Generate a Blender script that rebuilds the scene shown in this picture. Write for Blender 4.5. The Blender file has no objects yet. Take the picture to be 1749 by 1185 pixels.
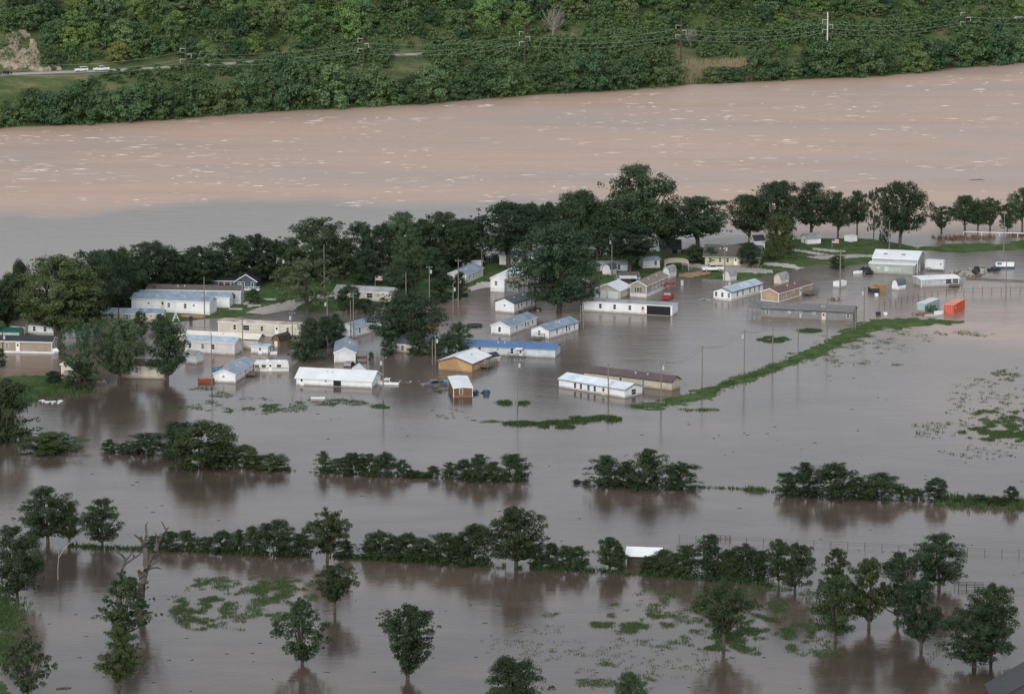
import bpy, math, random
import numpy as np
from mathutils import Vector, Matrix

R = math.radians
C = bpy.context.scene.collection
scene = bpy.context.scene
random.seed(7)
rng = np.random.default_rng(7)

# ------------------------------------------------------------------ camera
F, YH, H = 6200.0, -585.0, 160.0          # focal length in photo pixels, horizon row, camera height
CX, CY = 874.5, 592.5
PITCH = math.atan((CY - YH) / F)
cam = bpy.data.cameras.new('camera'); camo = bpy.data.objects.new('camera', cam); C.objects.link(camo)
camo.location = (0, 0, H); camo.rotation_euler = (R(90) - PITCH, 0, 0)
cam.sensor_width = 36; cam.lens = 36 * F / 1749.0; cam.clip_start = 1; cam.clip_end = 20000
scene.camera = camo

# ------------------------------------------------------------------ sky, sun, exposure
SUN_EL, SUN_AZ = R(26), R(195)
w = bpy.data.worlds.new('World'); scene.world = w; w.use_nodes = True
nt = w.node_tree; nt.nodes.clear()
sky = nt.nodes.new('ShaderNodeTexSky'); sky.sky_type = 'NISHITA'; sky.sun_disc = False
sky.sun_elevation = SUN_EL; sky.sun_rotation = SUN_AZ; sky.air_density = 1.0; sky.dust_density = 3.0; sky.ozone_density = 1.0
hs = nt.nodes.new('ShaderNodeHueSaturation'); hs.inputs['Saturation'].default_value = 0.22; hs.inputs['Value'].default_value = 1.0
mx = nt.nodes.new('ShaderNodeMix'); mx.data_type = 'RGBA'; mx.inputs[0].default_value = 0.72
mx.inputs[7].default_value = (8.6, 9.1, 9.9, 1)            # even cloud deck
bg = nt.nodes.new('ShaderNodeBackground'); bg.inputs[1].default_value = 0.1
ow = nt.nodes.new('ShaderNodeOutputWorld')
nt.links.new(sky.outputs[0], hs.inputs['Color']); nt.links.new(hs.outputs[0], mx.inputs[6])
nt.links.new(mx.outputs[2], bg.inputs[0]); nt.links.new(bg.outputs[0], ow.inputs[0])
sl = bpy.data.lights.new('sun', 'SUN'); sl.energy = 2.0; sl.angle = R(35); sl.color = (1, .96, .9)
so = bpy.data.objects.new('sun', sl); C.objects.link(so)
sd = Vector((math.sin(SUN_AZ) * math.cos(SUN_EL), math.cos(SUN_AZ) * math.cos(SUN_EL), math.sin(SUN_EL)))
so.rotation_euler = sd.to_track_quat('Z', 'Y').to_euler()
vs = scene.view_settings; vs.view_transform = 'Standard'; vs.look = 'None'; vs.exposure = 0.0; vs.gamma = 1.0
vs.use_curve_mapping = False

# ------------------------------------------------------------------ survey helpers: where a spot seen in the photo lies on the ground
SP, CP = math.sin(PITCH), math.cos(PITCH)
def G(px, py, z=0.0):
    x = (px - CX) / F; y = (py - CY) / F
    dx, dy, dz = x, CP - y * SP, -SP - y * CP
    t = (z - H) / dz
    return Vector((dx * t, dy * t, z))
def Gn(px, py, z=0.0):
    x = (px - CX) / F; y = (py - CY) / F
    dx, dy, dz = x, CP - y * SP, -SP - y * CP
    t = (z - H) / dz
    return dx * t, dy * t
def proj(p):
    Y, Z = p[1], p[2] - H
    zc = Y * CP - Z * SP; yc = -Y * SP - Z * CP
    return CX + F * p[0] / zc, CY + F * yc / zc
def S(py):                       # pixels per metre at a ground row
    return CP * (py - YH) / H
def hm(dpx, py):                 # pixel height -> metres
    return dpx / (S(py) * 0.98)

# ------------------------------------------------------------------ noise
def vnoise(x, y, seed=0):
    xi = np.floor(x).astype(np.int64); yi = np.floor(y).astype(np.int64)
    fx = x - xi; fy = y - yi; fx = fx * fx * (3 - 2 * fx); fy = fy * fy * (3 - 2 * fy)
    def h(a, b):
        n = (a * 374761393 + b * 668265263 + seed * 1274126177) & 0xffffffff
        n = ((n ^ (n >> 13)) * 1274126177) & 0xffffffff
        return ((n ^ (n >> 16)) & 0xffff) / 65535.0
    return (h(xi, yi) * (1 - fx) + h(xi + 1, yi) * fx) * (1 - fy) + (h(xi, yi + 1) * (1 - fx) + h(xi + 1, yi + 1) * fx) * fy
def fbm(x, y, seed=0, o=4):
    s = 0; a = .5; n = 0
    for i in range(o):
        s = s + a * vnoise(x * 2 ** i, y * 2 ** i, seed + i); n += a; a *= .5
    return s / n

# ------------------------------------------------------------------ materials
MATS = {}
def M(name, col, rough=.7, var=.12, sc=.6, spec=.3, metal=0, bump=0, col2=None, detail=4):
    if name in MATS: return MATS[name]
    m = bpy.data.materials.new(name); m.use_nodes = True; t = m.node_tree; b = t.nodes['Principled BSDF']
    b.inputs['Roughness'].default_value = rough; b.inputs['Metallic'].default_value = metal
    b.inputs['Specular IOR Level'].default_value = spec
    tc = t.nodes.new('ShaderNodeTexCoord'); n = t.nodes.new('ShaderNodeTexNoise')
    n.inputs['Scale'].default_value = sc; n.inputs['Detail'].default_value = detail; n.inputs['Roughness'].default_value = .65
    t.links.new(tc.outputs['Object'], n.inputs['Vector'])
    r = t.nodes.new('ShaderNodeMapRange'); r.inputs[1].default_value = .3; r.inputs[2].default_value = .7
    t.links.new(n.outputs['Fac'], r.inputs[0])
    mxx = t.nodes.new('ShaderNodeMix'); mxx.data_type = 'RGBA'
    c2 = col2 if col2 else tuple(c * (1 - var * 2) for c in col)
    mxx.inputs[6].default_value = (*c2, 1); mxx.inputs[7].default_value = (*col, 1)
    t.links.new(r.outputs[0], mxx.inputs[0]); t.links.new(mxx.outputs[2], b.inputs['Base Color'])
    if bump:
        bp = t.nodes.new('ShaderNodeBump'); bp.inputs['Strength'].default_value = bump; bp.inputs['Distance'].default_value = .1
        t.links.new(n.outputs['Fac'], bp.inputs['Height']); t.links.new(bp.outputs[0], b.inputs['Normal'])
    MATS[name] = m; return m

def siding(name, col, period=.22, vertical=False, dirt=.14, rough=.6):
    """painted siding: fine board relief, rain streaks"""
    if name in MATS: return MATS[name]
    m = M(name, col, rough, dirt, .5); t = m.node_tree; b = t.nodes['Principled BSDF']
    tc = t.nodes.new('ShaderNodeTexCoord'); wv = t.nodes.new('ShaderNodeTexWave'); wv.wave_profile = 'SAW'
    wv.bands_direction = 'X' if vertical else 'Z'; wv.inputs['Scale'].default_value = .314 / period
    t.links.new(tc.outputs['Object'], wv.inputs['Vector'])
    bp = t.nodes.new('ShaderNodeBump'); bp.inputs['Strength'].default_value = .5; bp.inputs['Distance'].default_value = .03
    t.links.new(wv.outputs['Fac'], bp.inputs['Height']); t.links.new(bp.outputs[0], b.inputs['Normal'])
    # silt line left by the flood, rain streaks
    old = b.inputs['Base Color'].links[0].from_socket
    sx = t.nodes.new('ShaderNodeSeparateXYZ'); t.links.new(tc.outputs['Object'], sx.inputs[0])
    n = t.nodes.new('ShaderNodeTexNoise'); n.inputs['Scale'].default_value = 1.1; n.inputs['Detail'].default_value = 5; t.links.new(tc.outputs['Object'], n.inputs['Vector'])
    ad = t.nodes.new('ShaderNodeMath'); ad.operation = 'MULTIPLY_ADD'; t.links.new(n.outputs['Fac'], ad.inputs[0]); ad.inputs[1].default_value = -.55; t.links.new(sx.outputs[2], ad.inputs[2])
    mr = t.nodes.new('ShaderNodeMapRange'); mr.inputs[1].default_value = -.05; mr.inputs[2].default_value = .22; mr.inputs[3].default_value = .65; mr.inputs[4].default_value = 0; t.links.new(ad.outputs[0], mr.inputs[0])
    mp = t.nodes.new('ShaderNodeMapping'); mp.inputs['Scale'].default_value = (1.6, 1.6, .12); t.links.new(tc.outputs['Object'], mp.inputs[0])
    n2 = t.nodes.new('ShaderNodeTexNoise'); n2.inputs['Scale'].default_value = 1.0; n2.inputs['Detail'].default_value = 3; t.links.new(mp.outputs[0], n2.inputs['Vector'])
    m2 = t.nodes.new('ShaderNodeMapRange'); m2.inputs[1].default_value = .5; m2.inputs[2].default_value = .8; m2.inputs[4].default_value = .35; t.links.new(n2.outputs['Fac'], m2.inputs[0])
    k1 = t.nodes.new('ShaderNodeMix'); k1.data_type = 'RGBA'; t.links.new(m2.outputs[0], k1.inputs[0]); t.links.new(old, k1.inputs[6]); k1.inputs[7].default_value = (col[0] * .62, col[1] * .6, col[2] * .56, 1)
    k2 = t.nodes.new('ShaderNodeMix'); k2.data_type = 'RGBA'; t.links.new(mr.outputs[0], k2.inputs[0]); t.links.new(k1.outputs[2], k2.inputs[6]); k2.inputs[7].default_value = (.22, .165, .125, 1)
    t.links.new(k2.outputs[2], b.inputs['Base Color'])
    return m

def leafmat(name, dark, light, transl=.18):
    m = bpy.data.materials.new(name); m.use_nodes = True; t = m.node_tree; t.nodes.clear()
    out = t.nodes.new('ShaderNodeOutputMaterial')
    d = t.nodes.new('ShaderNodeBsdfPrincipled'); d.inputs['Roughness'].default_value = .6; d.inputs['Specular IOR Level'].default_value = .25
    tr = t.nodes.new('ShaderNodeBsdfTranslucent'); ms = t.nodes.new('ShaderNodeMixShader'); ms.inputs[0].default_value = transl
    g = t.nodes.new('ShaderNodeNewGeometry'); oi = t.nodes.new('ShaderNodeObjectInfo')
    tc = t.nodes.new('ShaderNodeTexCoord'); n = t.nodes.new('ShaderNodeTexNoise'); n.inputs['Scale'].default_value = 5.0
    t.links.new(tc.outputs['Object'], n.inputs['Vector'])
    a = t.nodes.new('ShaderNodeMath'); a.operation = 'ADD'; t.links.new(g.outputs['Random Per Island'], a.inputs[0]); t.links.new(n.outputs['Fac'], a.inputs[1])
    r = t.nodes.new('ShaderNodeMapRange'); r.inputs[1].default_value = .35; r.inputs[2].default_value = 1.45; t.links.new(a.outputs[0], r.inputs[0])
    mc = t.nodes.new('ShaderNodeMix'); mc.data_type = 'RGBA'; mc.inputs[6].default_value = (*dark, 1); mc.inputs[7].default_value = (*light, 1)
    t.links.new(r.outputs[0], mc.inputs[0])
    mm = t.nodes.new('ShaderNodeMix'); mm.data_type = 'RGBA'; mm.blend_type = 'MULTIPLY'; mm.inputs[0].default_value = 1
    t.links.new(mc.outputs[2], mm.inputs[6]); t.links.new(oi.outputs['Color'], mm.inputs[7])
    t.links.new(mm.outputs[2], d.inputs['Base Color']); t.links.new(mm.outputs[2], tr.inputs['Color'])
    t.links.new(d.outputs[0], ms.inputs[1]); t.links.new(tr.outputs[0], ms.inputs[2]); t.links.new(ms.outputs[0], out.inputs[0])
    MATS[name] = m; return m

LEAF = leafmat('leaf', (.030, .050, .029), (.070, .108, .054))
BARK = M('bark', (.11, .09, .072), .9, .25, 6, bump=.4)
DEADWOOD = M('dead_wood', (.135, .12, .108), .9, .3, 5, bump=.5)
GRASSM = leafmat('grass_blade', (.045, .085, .030), (.085, .135, .050), .25)
REED = leafmat('dry_reed', (.26, .21, .13), (.42, .35, .24), .25)
BRUSH = leafmat('bare_brush', (.10, .085, .07), (.19, .165, .14), .1)

WHITE = siding('white_siding', (.83, .855, .88), dirt=.08)
WHITE2 = siding('white_vinyl', (.74, .74, .75))
PINKW = siding('pinkish_white_panel', (.74, .70, .69), .4, True)
CREAM = siding('cream_siding', (.66, .62, .52))
TAN = siding('tan_siding', (.36, .31, .245))
GREYTAN = siding('grey_tan_siding', (.40, .375, .34))
GREYB = siding('grey_blue_siding', (.56, .61, .67))
GREY = siding('grey_siding', (.235, .245, .25))
LGREY = siding('light_grey_siding', (.47, .49, .51))
NAVY = siding('navy_siding', (.075, .105, .15))
PALEB = siding('pale_blue_siding', (.60, .66, .73))
PLY = siding('orange_plywood', (.50, .325, .17), .6, True)
BROWNW = siding('brown_siding', (.20, .105, .06))
ORBROWN = siding('orange_brown_siding', (.47, .345, .245))
SAND = siding('sand_siding', (.55, .49, .40))
YCREAM = siding('yellow_cream_brick', (.56, .53, .36))
SAGE = siding('sage_metal', (.38, .43, .40), .3, True)
METALG = siding('grey_metal', (.40, .41, .41), .3, True)
WOODB = siding('brown_wood', (.24, .15, .075), .3, True)
RBLUE = M('blue_metal_roof', (.27, .345, .435), .45, .24, .5)
RLBLUE = M('pale_blue_metal_roof', (.44, .54, .64), .45, .24, .5)
RDBLUE = M('strong_blue_roof', (.075, .16, .34), .45, .12, .4)
RWHITE = M('white_metal_roof', (.71, .74, .77), .45, .08, .35)
RCREAM = M('cream_coated_roof', (.74, .70, .62), .6, .08, .4)
RGREY = M('grey_shingle', (.19, .19, .195), .85, .2, 1.2)
RLGREY = M('weathered_grey_roof', (.36, .37, .385), .7, .24, .5)
RCHAR = M('charcoal_shingle', (.045, .048, .055), .85, .2, 1.2)
RSLATE = M('slate_blue_shingle', (.12, .15, .19), .8, .2, 1.0)
RNAVY = M('navy_shingle', (.032, .037, .05), .85, .2, 1.2)
RBROWN = M('brown_grey_shingle', (.12, .105, .095), .85, .2, 1.2)
RTAN = M('tan_shingle', (.235, .20, .165), .85, .15, 1.2)
RPURP = M('purple_brown_metal_roof', (.115, .085, .088), .6, .15, .6)
RMAR = M('maroon_roof', (.15, .088, .084), .7, .15, .6)
RGREEN = M('green_metal_roof', (.03, .13, .105), .5, .15, .6)
RRUST = M('rust_patched_roof', (.66, .62, .54), .7, .2, .35, col2=(.23, .10, .065))
RSTRIPE = M('streaked_white_roof', (.74, .80, .86), .5, .15, .4, col2=(.46, .52, .58))
TRIMW = M('white_trim', (.80, .81, .82), .55, .05)
TRIMB = M('blue_grey_trim', (.20, .27, .35), .6, .1)
TRIMD = M('dark_trim', (.06, .055, .05), .6, .1)
GLASS = M('window_glass', (.018, .020, .024), .08, .1, spec=.5)
BLIND = M('window_blind', (.16, .18, .20), .25, .2, spec=.5)
CURTAIN = M('window_curtain', (.09, .07, .06), .3, .3, 3, spec=.5)
BLACK = M('black_screen', (.010, .011, .014), .5, .1)
DOORC = M('cream_door', (.62, .58, .47), .5, .05)
SKIRT = M('white_skirting', (.74, .74, .74), .6, .12, .7)
CONC = M('concrete', (.44, .42, .40), .9, .12, .4, bump=.1)
GRAVEL = M('gravel', (.40, .375, .345), .95, .18, .5, bump=.2)
DIRT = M('red_dirt', (.36, .215, .14), .95, .18, .5)
POLEM = M('pole_wood', (.255, .225, .20), .9, .2, 2)
POLEB = M('brown_pole_wood', (.115, .075, .055), .9, .2, 2)
GALV = M('galvanised', (.52, .54, .56), .4, .1, spec=.5)
XFMR = M('transformer_grey', (.50, .56, .62), .4, .1)
WIREM = M('wire', (.42, .42, .42), .5, .1)
TYRE = M('tyre', (.018, .018, .018), .8, .1)
CARW = M('white_car_paint', (.80, .80, .80), .25, .04, spec=.5)
CARR = M('red_car_paint', (.34, .018, .02), .25, .08, spec=.5)
CARD = M('dark_car_paint', (.022, .028, .038), .25, .08, spec=.5)
CARG = M('grey_car_paint', (.12, .125, .13), .3, .08, spec=.5)
LAMP = M('lamp_glass', (.55, .5, .45), .2, .05)
LAMPR = M('tail_lamp_red', (.35, .02, .02), .3, .05)
CBLUE = M('pale_blue_container', (.36, .45, .49), .6, .12, .5)
CBTOP = M('pale_container_roof', (.62, .64, .66), .6, .1, .5)
CORG = M('orange_container', (.58, .115, .065), .6, .12, .5)
CORT = M('faded_orange_roof', (.66, .28, .18), .65, .1, .5)
REDDECK = M('red_stained_wood', (.27, .06, .045), .8, .15, 2)
DECKW = M('grey_deck_wood', (.17, .155, .14), .9, .2, 2)
BLUEP = M('blue_plastic', (.06, .32, .50), .4, .05)
BLUEH = M('blue_hull', (.03, .085, .17), .4, .05)
SCRAP = M('rusty_scrap', (.24, .13, .085), .85, .3, 1.5)
SCRAPD = M('dark_scrap', (.05, .052, .055), .8, .3, 1.5)
SCRAPG = M('pale_scrap', (.38, .37, .33), .8, .2, 1.5)
GREENM = M('green_machine_paint', (.035, .12, .06), .5, .1)

# ------------------------------------------------------------------ mesh helpers
def mesh_np(name, V, Fq, mats, smooth=False):
    V = np.asarray(V, dtype=np.float32); Fq = np.asarray(Fq, dtype=np.int32)
    me = bpy.data.meshes.new(name); n = Fq.shape[1]
    me.vertices.add(len(V)); me.vertices.foreach_set('co', V.ravel())
    me.loops.add(Fq.size); me.loops.foreach_set('vertex_index', Fq.ravel())
    me.polygons.add(len(Fq)); me.polygons.foreach_set('loop_start', np.arange(0, Fq.size, n, dtype=np.int32))
    try: me.polygons.foreach_set('loop_total', np.full(len(Fq), n, dtype=np.int32))
    except Exception: pass
    if smooth: me.polygons.foreach_set('use_smooth', np.ones(len(Fq), dtype=bool))
    me.update(calc_edges=True); me.validate()
    for m in (mats if isinstance(mats, (list, tuple)) else [mats]): me.materials.append(m)
    return me
def link(name, me, parent=None, loc=None, rot=None, scale=None):
    o = bpy.data.objects.new(name, me); C.objects.link(o)
    if parent: o.parent = parent
    if loc is not None: o.location = loc
    if rot is not None: o.rotation_euler = rot
    if scale is not None: o.scale = scale
    return o
def tag(o, label=None, cat=None, group=None, kind=None):
    if label: o['label'] = label
    if cat: o['category'] = cat
    if group: o['group'] = group
    if kind: o['kind'] = kind
    return o
def empty(name, loc, rz=0, label=None, cat=None, group=None):
    o = bpy.data.objects.new(name, None); C.objects.link(o); o.location = loc; o.rotation_euler = (0, 0, rz); o.empty_display_size = .5
    return tag(o, label, cat, group)

class MB:
    def __init__(s): s.v = []; s.f = []
    def add(s, vs, fs):
        k = len(s.v); s.v += [tuple(p) for p in vs]; s.f += [tuple(i + k for i in f) for f in fs]; return s
    def box(s, x0, x1, y0, y1, z0, z1):
        return s.add([(x0, y0, z0), (x1, y0, z0), (x1, y1, z0), (x0, y1, z0), (x0, y0, z1), (x1, y0, z1), (x1, y1, z1), (x0, y1, z1)],
                     [(0, 3, 2, 1), (4, 5, 6, 7), (0, 1, 5, 4), (1, 2, 6, 5), (2, 3, 7, 6), (3, 0, 4, 7)])
    def prism(s, prof, axis, a, b):
        """profile of 2-D points extruded along axis 'x' or 'y' from a to b"""
        n = len(prof)
        P = (lambda t, p: (t, p[0], p[1])) if axis == 'x' else (lambda t, p: (p[0], t, p[1]))
        vs = [P(a, p) for p in prof] + [P(b, p) for p in prof]
        fs = [tuple(range(n))[::-1], tuple(range(n, 2 * n))] + [(i, (i + 1) % n, n + (i + 1) % n, n + i) for i in range(n)]
        return s.add(vs, fs)
    def tube(s, pts, rad, n=6):
        pts = [Vector(p) for p in pts]; rad = rad if isinstance(rad, (list, tuple)) else [rad] * len(pts)
        rings = []
        for i, p in enumerate(pts):
            d = (pts[min(i + 1, len(pts) - 1)] - pts[max(i - 1, 0)]).normalized()
            u = d.orthogonal().normalized() if abs(d.z) > .9 else d.cross(Vector((0, 0, 1))).normalized()
            v = d.cross(u)
            rings.append([p + (u * math.cos(2 * math.pi * k / n) + v * math.sin(2 * math.pi * k / n)) * rad[i] for k in range(n)])
        vs = [q for r in rings for q in r]; fs = []
        for i in range(len(pts) - 1):
            for k in range(n):
                a = i * n + k; b = i * n + (k + 1) % n; fs.append((a, b, b + n, a + n))
        fs.append(tuple(range(n))[::-1]); fs.append(tuple(range((len(pts) - 1) * n, len(pts) * n)))
        return s.add(vs, fs)
    def mesh(s, name, m):
        me = bpy.data.meshes.new(name); me.from_pydata([tuple(p) for p in s.v], [], s.f); me.materials.append(m); me.update(); return me
    def build(s, name, m, parent=None, loc=None, rot=None):
        return link(name, s.mesh(name, m), parent, loc, rot)

# ------------------------------------------------------------------ the setting: ground sheet, water, far bank and hill
def inpoly(px, py, poly):
    x = np.asarray(px); y = np.asarray(py); r = np.zeros(x.shape, bool); n = len(poly)
    for i in range(n):
        x0, y0 = poly[i]; x1, y1 = poly[(i + 1) % n]
        if y0 == y1: continue
        c = ((y0 > y) != (y1 > y)) & (x < (x1 - x0) * (y - y0) / (y1 - y0) + x0); r ^= c
    return r
def sdist(X, Y, poly):
    d = np.full(X.shape, 1e9); n = len(poly)
    for i in range(n):
        a = poly[i]; b = poly[(i + 1) % n]; ex, ey = b[0] - a[0], b[1] - a[1]
        t = np.clip(((X - a[0]) * ex + (Y - a[1]) * ey) / (ex * ex + ey * ey + 1e-9), 0, 1)
        d = np.minimum(d, np.hypot(X - a[0] - t * ex, Y - a[1] - t * ey))
    return np.where(inpoly(X, Y, poly), d, -d)

def ground_sheet():
    b = MB(); b.add([(-9000, -2000, -4), (9000, -2000, -4), (9000, 14000, -4), (-9000, 14000, -4)], [(0, 1, 2, 3)])
    tag(b.build('ground', M('river_mud', (.16, .115, .085), .9)), kind='structure')
ground_sheet()

BANK_PX = [(-500, 243), (-100, 224), (0, 218), (150, 212), (300, 203), (440, 192), (600, 184), (720, 178), (820, 169), (900, 163), (1000, 158), (1110, 150),
           (1190, 144), (1280, 141), (1310, 138), (1410, 134), (1510, 130), (1560, 124), (1620, 116), (1749, 107), (1900, 98), (2300, 75)]
BK = np.array([Gn(*p) for p in BANK_PX]); BX = BK[:, 0]; BY = BK[:, 1]
COSB = math.cos(math.atan2(BY[-2] - BY[1], BX[-2] - BX[1]))
def bank_d(X, Y): return (Y - np.interp(X, BX, BY)) * COSB
def bank_pt(X, d): return float(np.interp(X, BX, BY) + d / COSB)
PROF_D = [-60, -8, 0, 6, 20, 44, 47, 56, 59, 66, 90, 140, 220, 400, 3000]
PROF_H = [-3.5, -1.2, .05, 1.6, 4.5, 11.6, 12, 12, 12.6, 16.5, 29, 53, 82, 110, 130]
def hill_h(X, Y):
    d = bank_d(X, Y)
    h = np.interp(d, PROF_D, PROF_H)
    k = np.clip((d - 60) / 40, 0, 1)
    h = h + k * (fbm(X / 45, Y / 45, 3) - .5) * 14 + np.clip((d - 6) / 20, 0, 1) * (1 - np.clip((d - 38) / 6, 0, 1) * (1 - np.clip((d - 59) / 6, 0, 1))) * (fbm(X / 9, Y / 9, 5) - .5) * 1.6
    return h

def hill_material():
    m = bpy.data.materials.new('hill_grass'); m.use_nodes = True; t = m.node_tree; b = t.nodes['Principled BSDF']
    b.inputs['Roughness'].default_value = .95; b.inputs['Specular IOR Level'].default_value = .1
    tc = t.nodes.new('ShaderNodeTexCoord')
    mp = t.nodes.new('ShaderNodeMapping'); mp.inputs['Scale'].default_value = (.6, 1, 1); t.links.new(tc.outputs['Object'], mp.inputs[0])
    n = t.nodes.new('ShaderNodeTexNoise'); n.inputs['Scale'].default_value = .12; n.inputs['Detail'].default_value = 8; n.inputs['Roughness'].default_value = .7
    t.links.new(mp.outputs[0], n.inputs['Vector'])
    cr = t.nodes.new('ShaderNodeValToRGB'); e = cr.color_ramp.elements
    e[0].position = .36; e[0].color = (.055, .085, .032, 1); e[1].position = .66; e[1].color = (.19, .16, .095, 1)
    q = e.new(.5); q.color = (.085, .115, .045, 1)
    t.links.new(n.outputs['Fac'], cr.inputs[0]); t.links.new(cr.outputs[0], b.inputs['Base Color'])
    bp = t.nodes.new('ShaderNodeBump'); bp.inputs['Strength'].default_value = .8; bp.inputs['Distance'].default_value = .5
    n2 = t.nodes.new('ShaderNodeTexNoise'); n2.inputs['Scale'].default_value = 1.5; n2.inputs['Detail'].default_value = 5
    t.links.new(tc.outputs['Object'], n2.inputs['Vector'])
    t.links.new(n2.outputs['Fac'], bp.inputs['Height']); t.links.new(bp.outputs[0], b.inputs['Normal'])
    return m
def hill():
    xs = np.concatenate([np.linspace(-3500, -420, 12), np.arange(-400, 400.1, 3.5), np.linspace(420, 3500, 12)])
    ds = np.concatenate([np.arange(-30, 160, 2.5), np.linspace(165, 400, 20), np.array([600, 1000, 2000, 4000, 8000])])
    X, D = np.meshgrid(xs, ds); Y = np.interp(X, BX, BY) + D / COSB; Z = hill_h(X, Y)
    V = np.stack([X, Y, Z], -1).reshape(-1, 3); nx = len(xs); ny = len(ds)
    i = np.arange(ny - 1)[:, None] * nx + np.arange(nx - 1)[None, :]; i = i.ravel()
    o = link('hill', mesh_np('hill', V, np.stack([i, i + 1, i + 1 + nx, i + nx], 1), hill_material(), True)); tag(o, kind='structure')
    # road bench along the hill foot
    xs = np.arange(-420, 420, 6.0); b = MB(); vs = []
    for x in xs:
        for d in (48.0, 55.0):
            y = bank_pt(x, d); vs.append((x, y, 12.12 + 0.0 * d))
    b.add(vs, [(2 * k, 2 * k + 2, 2 * k + 3, 2 * k + 1) for k in range(len(xs) - 1)])
    tag(b.build('road', M('pale_road', (.40, .385, .36), .9, .1, .2)), kind='structure')
hill()

# water: one sheet; per vertex: river and flood sediment, plus slack-water sky sheen painted as colour
def smooth(a, b, x): t = np.clip((x - a) / (b - a), 0, 1); return t * t * (3 - 2 * t)
NEAR_PX = [(-600, 545), (-60, 520), (0, 515), (100, 500), (200, 490), (300, 478), (400, 468), (500, 462), (600, 452), (700, 448), (800, 440), (900, 434), (1000, 428), (1100, 422),
           (1200, 412), (1300, 405), (1400, 402), (1480, 402), (1560, 404), (1650, 402), (1749, 396), (1900, 392), (2400, 380)]
def water():
    xs = np.concatenate([np.linspace(-8000, -420, 24), np.arange(-400, 400.1, 4.0), np.linspace(420, 8000, 24)])
    ys = np.concatenate([np.linspace(-1500, 440, 14), np.arange(450, 1300, 4.0), np.linspace(1320, 9000, 20)])
    X, Y = np.meshgrid(xs, ys)
    V = np.stack([X, Y, np.zeros_like(X)], -1).reshape(-1, 3); nx = len(xs); ny = len(ys)
    i = (np.arange(ny - 1)[:, None] * nx + np.arange(nx - 1)[None, :]).ravel()
    # water material
    m = bpy.data.materials.new('muddy_water'); m.use_nodes = True; t = m.node_tree; b = t.nodes['Principled BSDF']
    N = t.nodes.new; L = t.links.new
    tc = N('ShaderNodeTexCoord'); at = N('ShaderNodeAttribute'); at.attribute_name = 'silt_sheen'
    def noise(scale, stretch, detail=3, rough=.55, rot=0):
        mp = N('ShaderNodeMapping'); mp.inputs['Scale'].default_value = stretch; mp.inputs['Rotation'].default_value = (0, 0, rot); L(tc.outputs['Object'], mp.inputs[0])
        n = N('ShaderNodeTexNoise'); n.inputs['Scale'].default_value = scale; n.inputs['Detail'].default_value = detail; n.inputs['Roughness'].default_value = rough
        L(mp.outputs[0], n.inputs['Vector']); return n
    def rgb(c): q = N('ShaderNodeRGB'); q.outputs[0].default_value = (*c, 1); return q.outputs[0]
    def mix(f, a, c):
        q = N('ShaderNodeMix'); q.data_type = 'RGBA'; L(f, q.inputs[0]); L(a, q.inputs[6]); L(c, q.inputs[7]); return q.outputs[2]
    def mth(op, a, c):
        q = N('ShaderNodeMath'); q.operation = op
        for k, v in enumerate((a, c)):
            if isinstance(v, (int, float)): q.inputs[k].default_value = v
            else: L(v, q.inputs[k])
        return q.outputs[0]
    def rng_(a, lo, hi, o0=0, o1=1):
        q = N('ShaderNodeMapRange'); q.inputs[1].default_value = lo; q.inputs[2].default_value = hi; q.inputs[3].default_value = o0; q.inputs[4].default_value = o1; L(a, q.inputs[0]); return q.outputs[0]
    sep = N('ShaderNodeSeparateColor'); L(at.outputs['Color'], sep.inputs[0])
    big = noise(.02, (1, .35, 1), 6, .6, .25)
    f = rng_(mth('ADD', sep.outputs[0], mth('MULTIPLY', mth('SUBTRACT', big.outputs['Fac'], .5), .55)), .2, .8)
    fl = rng_(mth('ADD', sep.outputs[1], mth('MULTIPLY', mth('SUBTRACT', big.outputs['Fac'], .5), .8)), .1, 1.0)
    flood = mix(fl, rgb(FLOOD_C), rgb(FLOOD_RED))
    med = noise(.016, (.4, 1, 1), 7, .62, .3)
    riv = mix(rng_(med.outputs['Fac'], .40, .62), rgb(RIVER_C), rgb(RIVER_C2))
    stk = noise(.35, (.18, .8, 1), 6, .65, -.06); stk2 = noise(.05, (.12, 1, 1), 4, .6, .1)
    riv = mix(rng_(stk.outputs['Fac'], .55, .8, 0, .3), riv, rgb(RIVER_LT)); riv = mix(rng_(stk2.outputs['Fac'], .5, .75, 0, .55), riv, rgb(RIVER_DK))
    flood = mix(rng_(noise(.11, (.45, 1, 1), 5, .6, .2).outputs['Fac'], .5, .72, 0, .5), flood, rgb(FLOOD_LT))
    flood = mix(rng_(noise(.03, (.5, 1, 1), 6, .65, .35).outputs['Fac'], .42, .68, 0, .8), flood, rgb(FLOOD_LT))
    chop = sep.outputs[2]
    flood = mix(mth('MULTIPLY', mth('MULTIPLY', mth('POWER', chop, 1.8), .85), mth('SUBTRACT', 1.0, mth('MULTIPLY', fl, .85))), flood, rgb(SLACK_SHEEN))  # choppy water tinted pale grey, imitating the sky it would reflect
    L(mix(f, flood, riv), b.inputs['Base Color'])
    b.inputs['IOR'].default_value = 1.33; b.inputs['Specular IOR Level'].default_value = .5
    L(mth('ADD', rng_(f, 0, 1, .12, .25), mth('MULTIPLY', chop, .16)), b.inputs['Roughness'])
    w1 = noise(1.1, (.55, 1.25, 1), 3, .6, .15); w2 = noise(.22, (.45, 1.2, 1), 3, .6, .2); w3 = noise(.045, (.4, 1, 1), 3, .6, .3)
    gust = rng_(w3.outputs['Fac'], .35, .65, .35, 1.0)
    w4 = noise(.55, (.5, 1.1, 1), 4, .65, .1)
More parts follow.
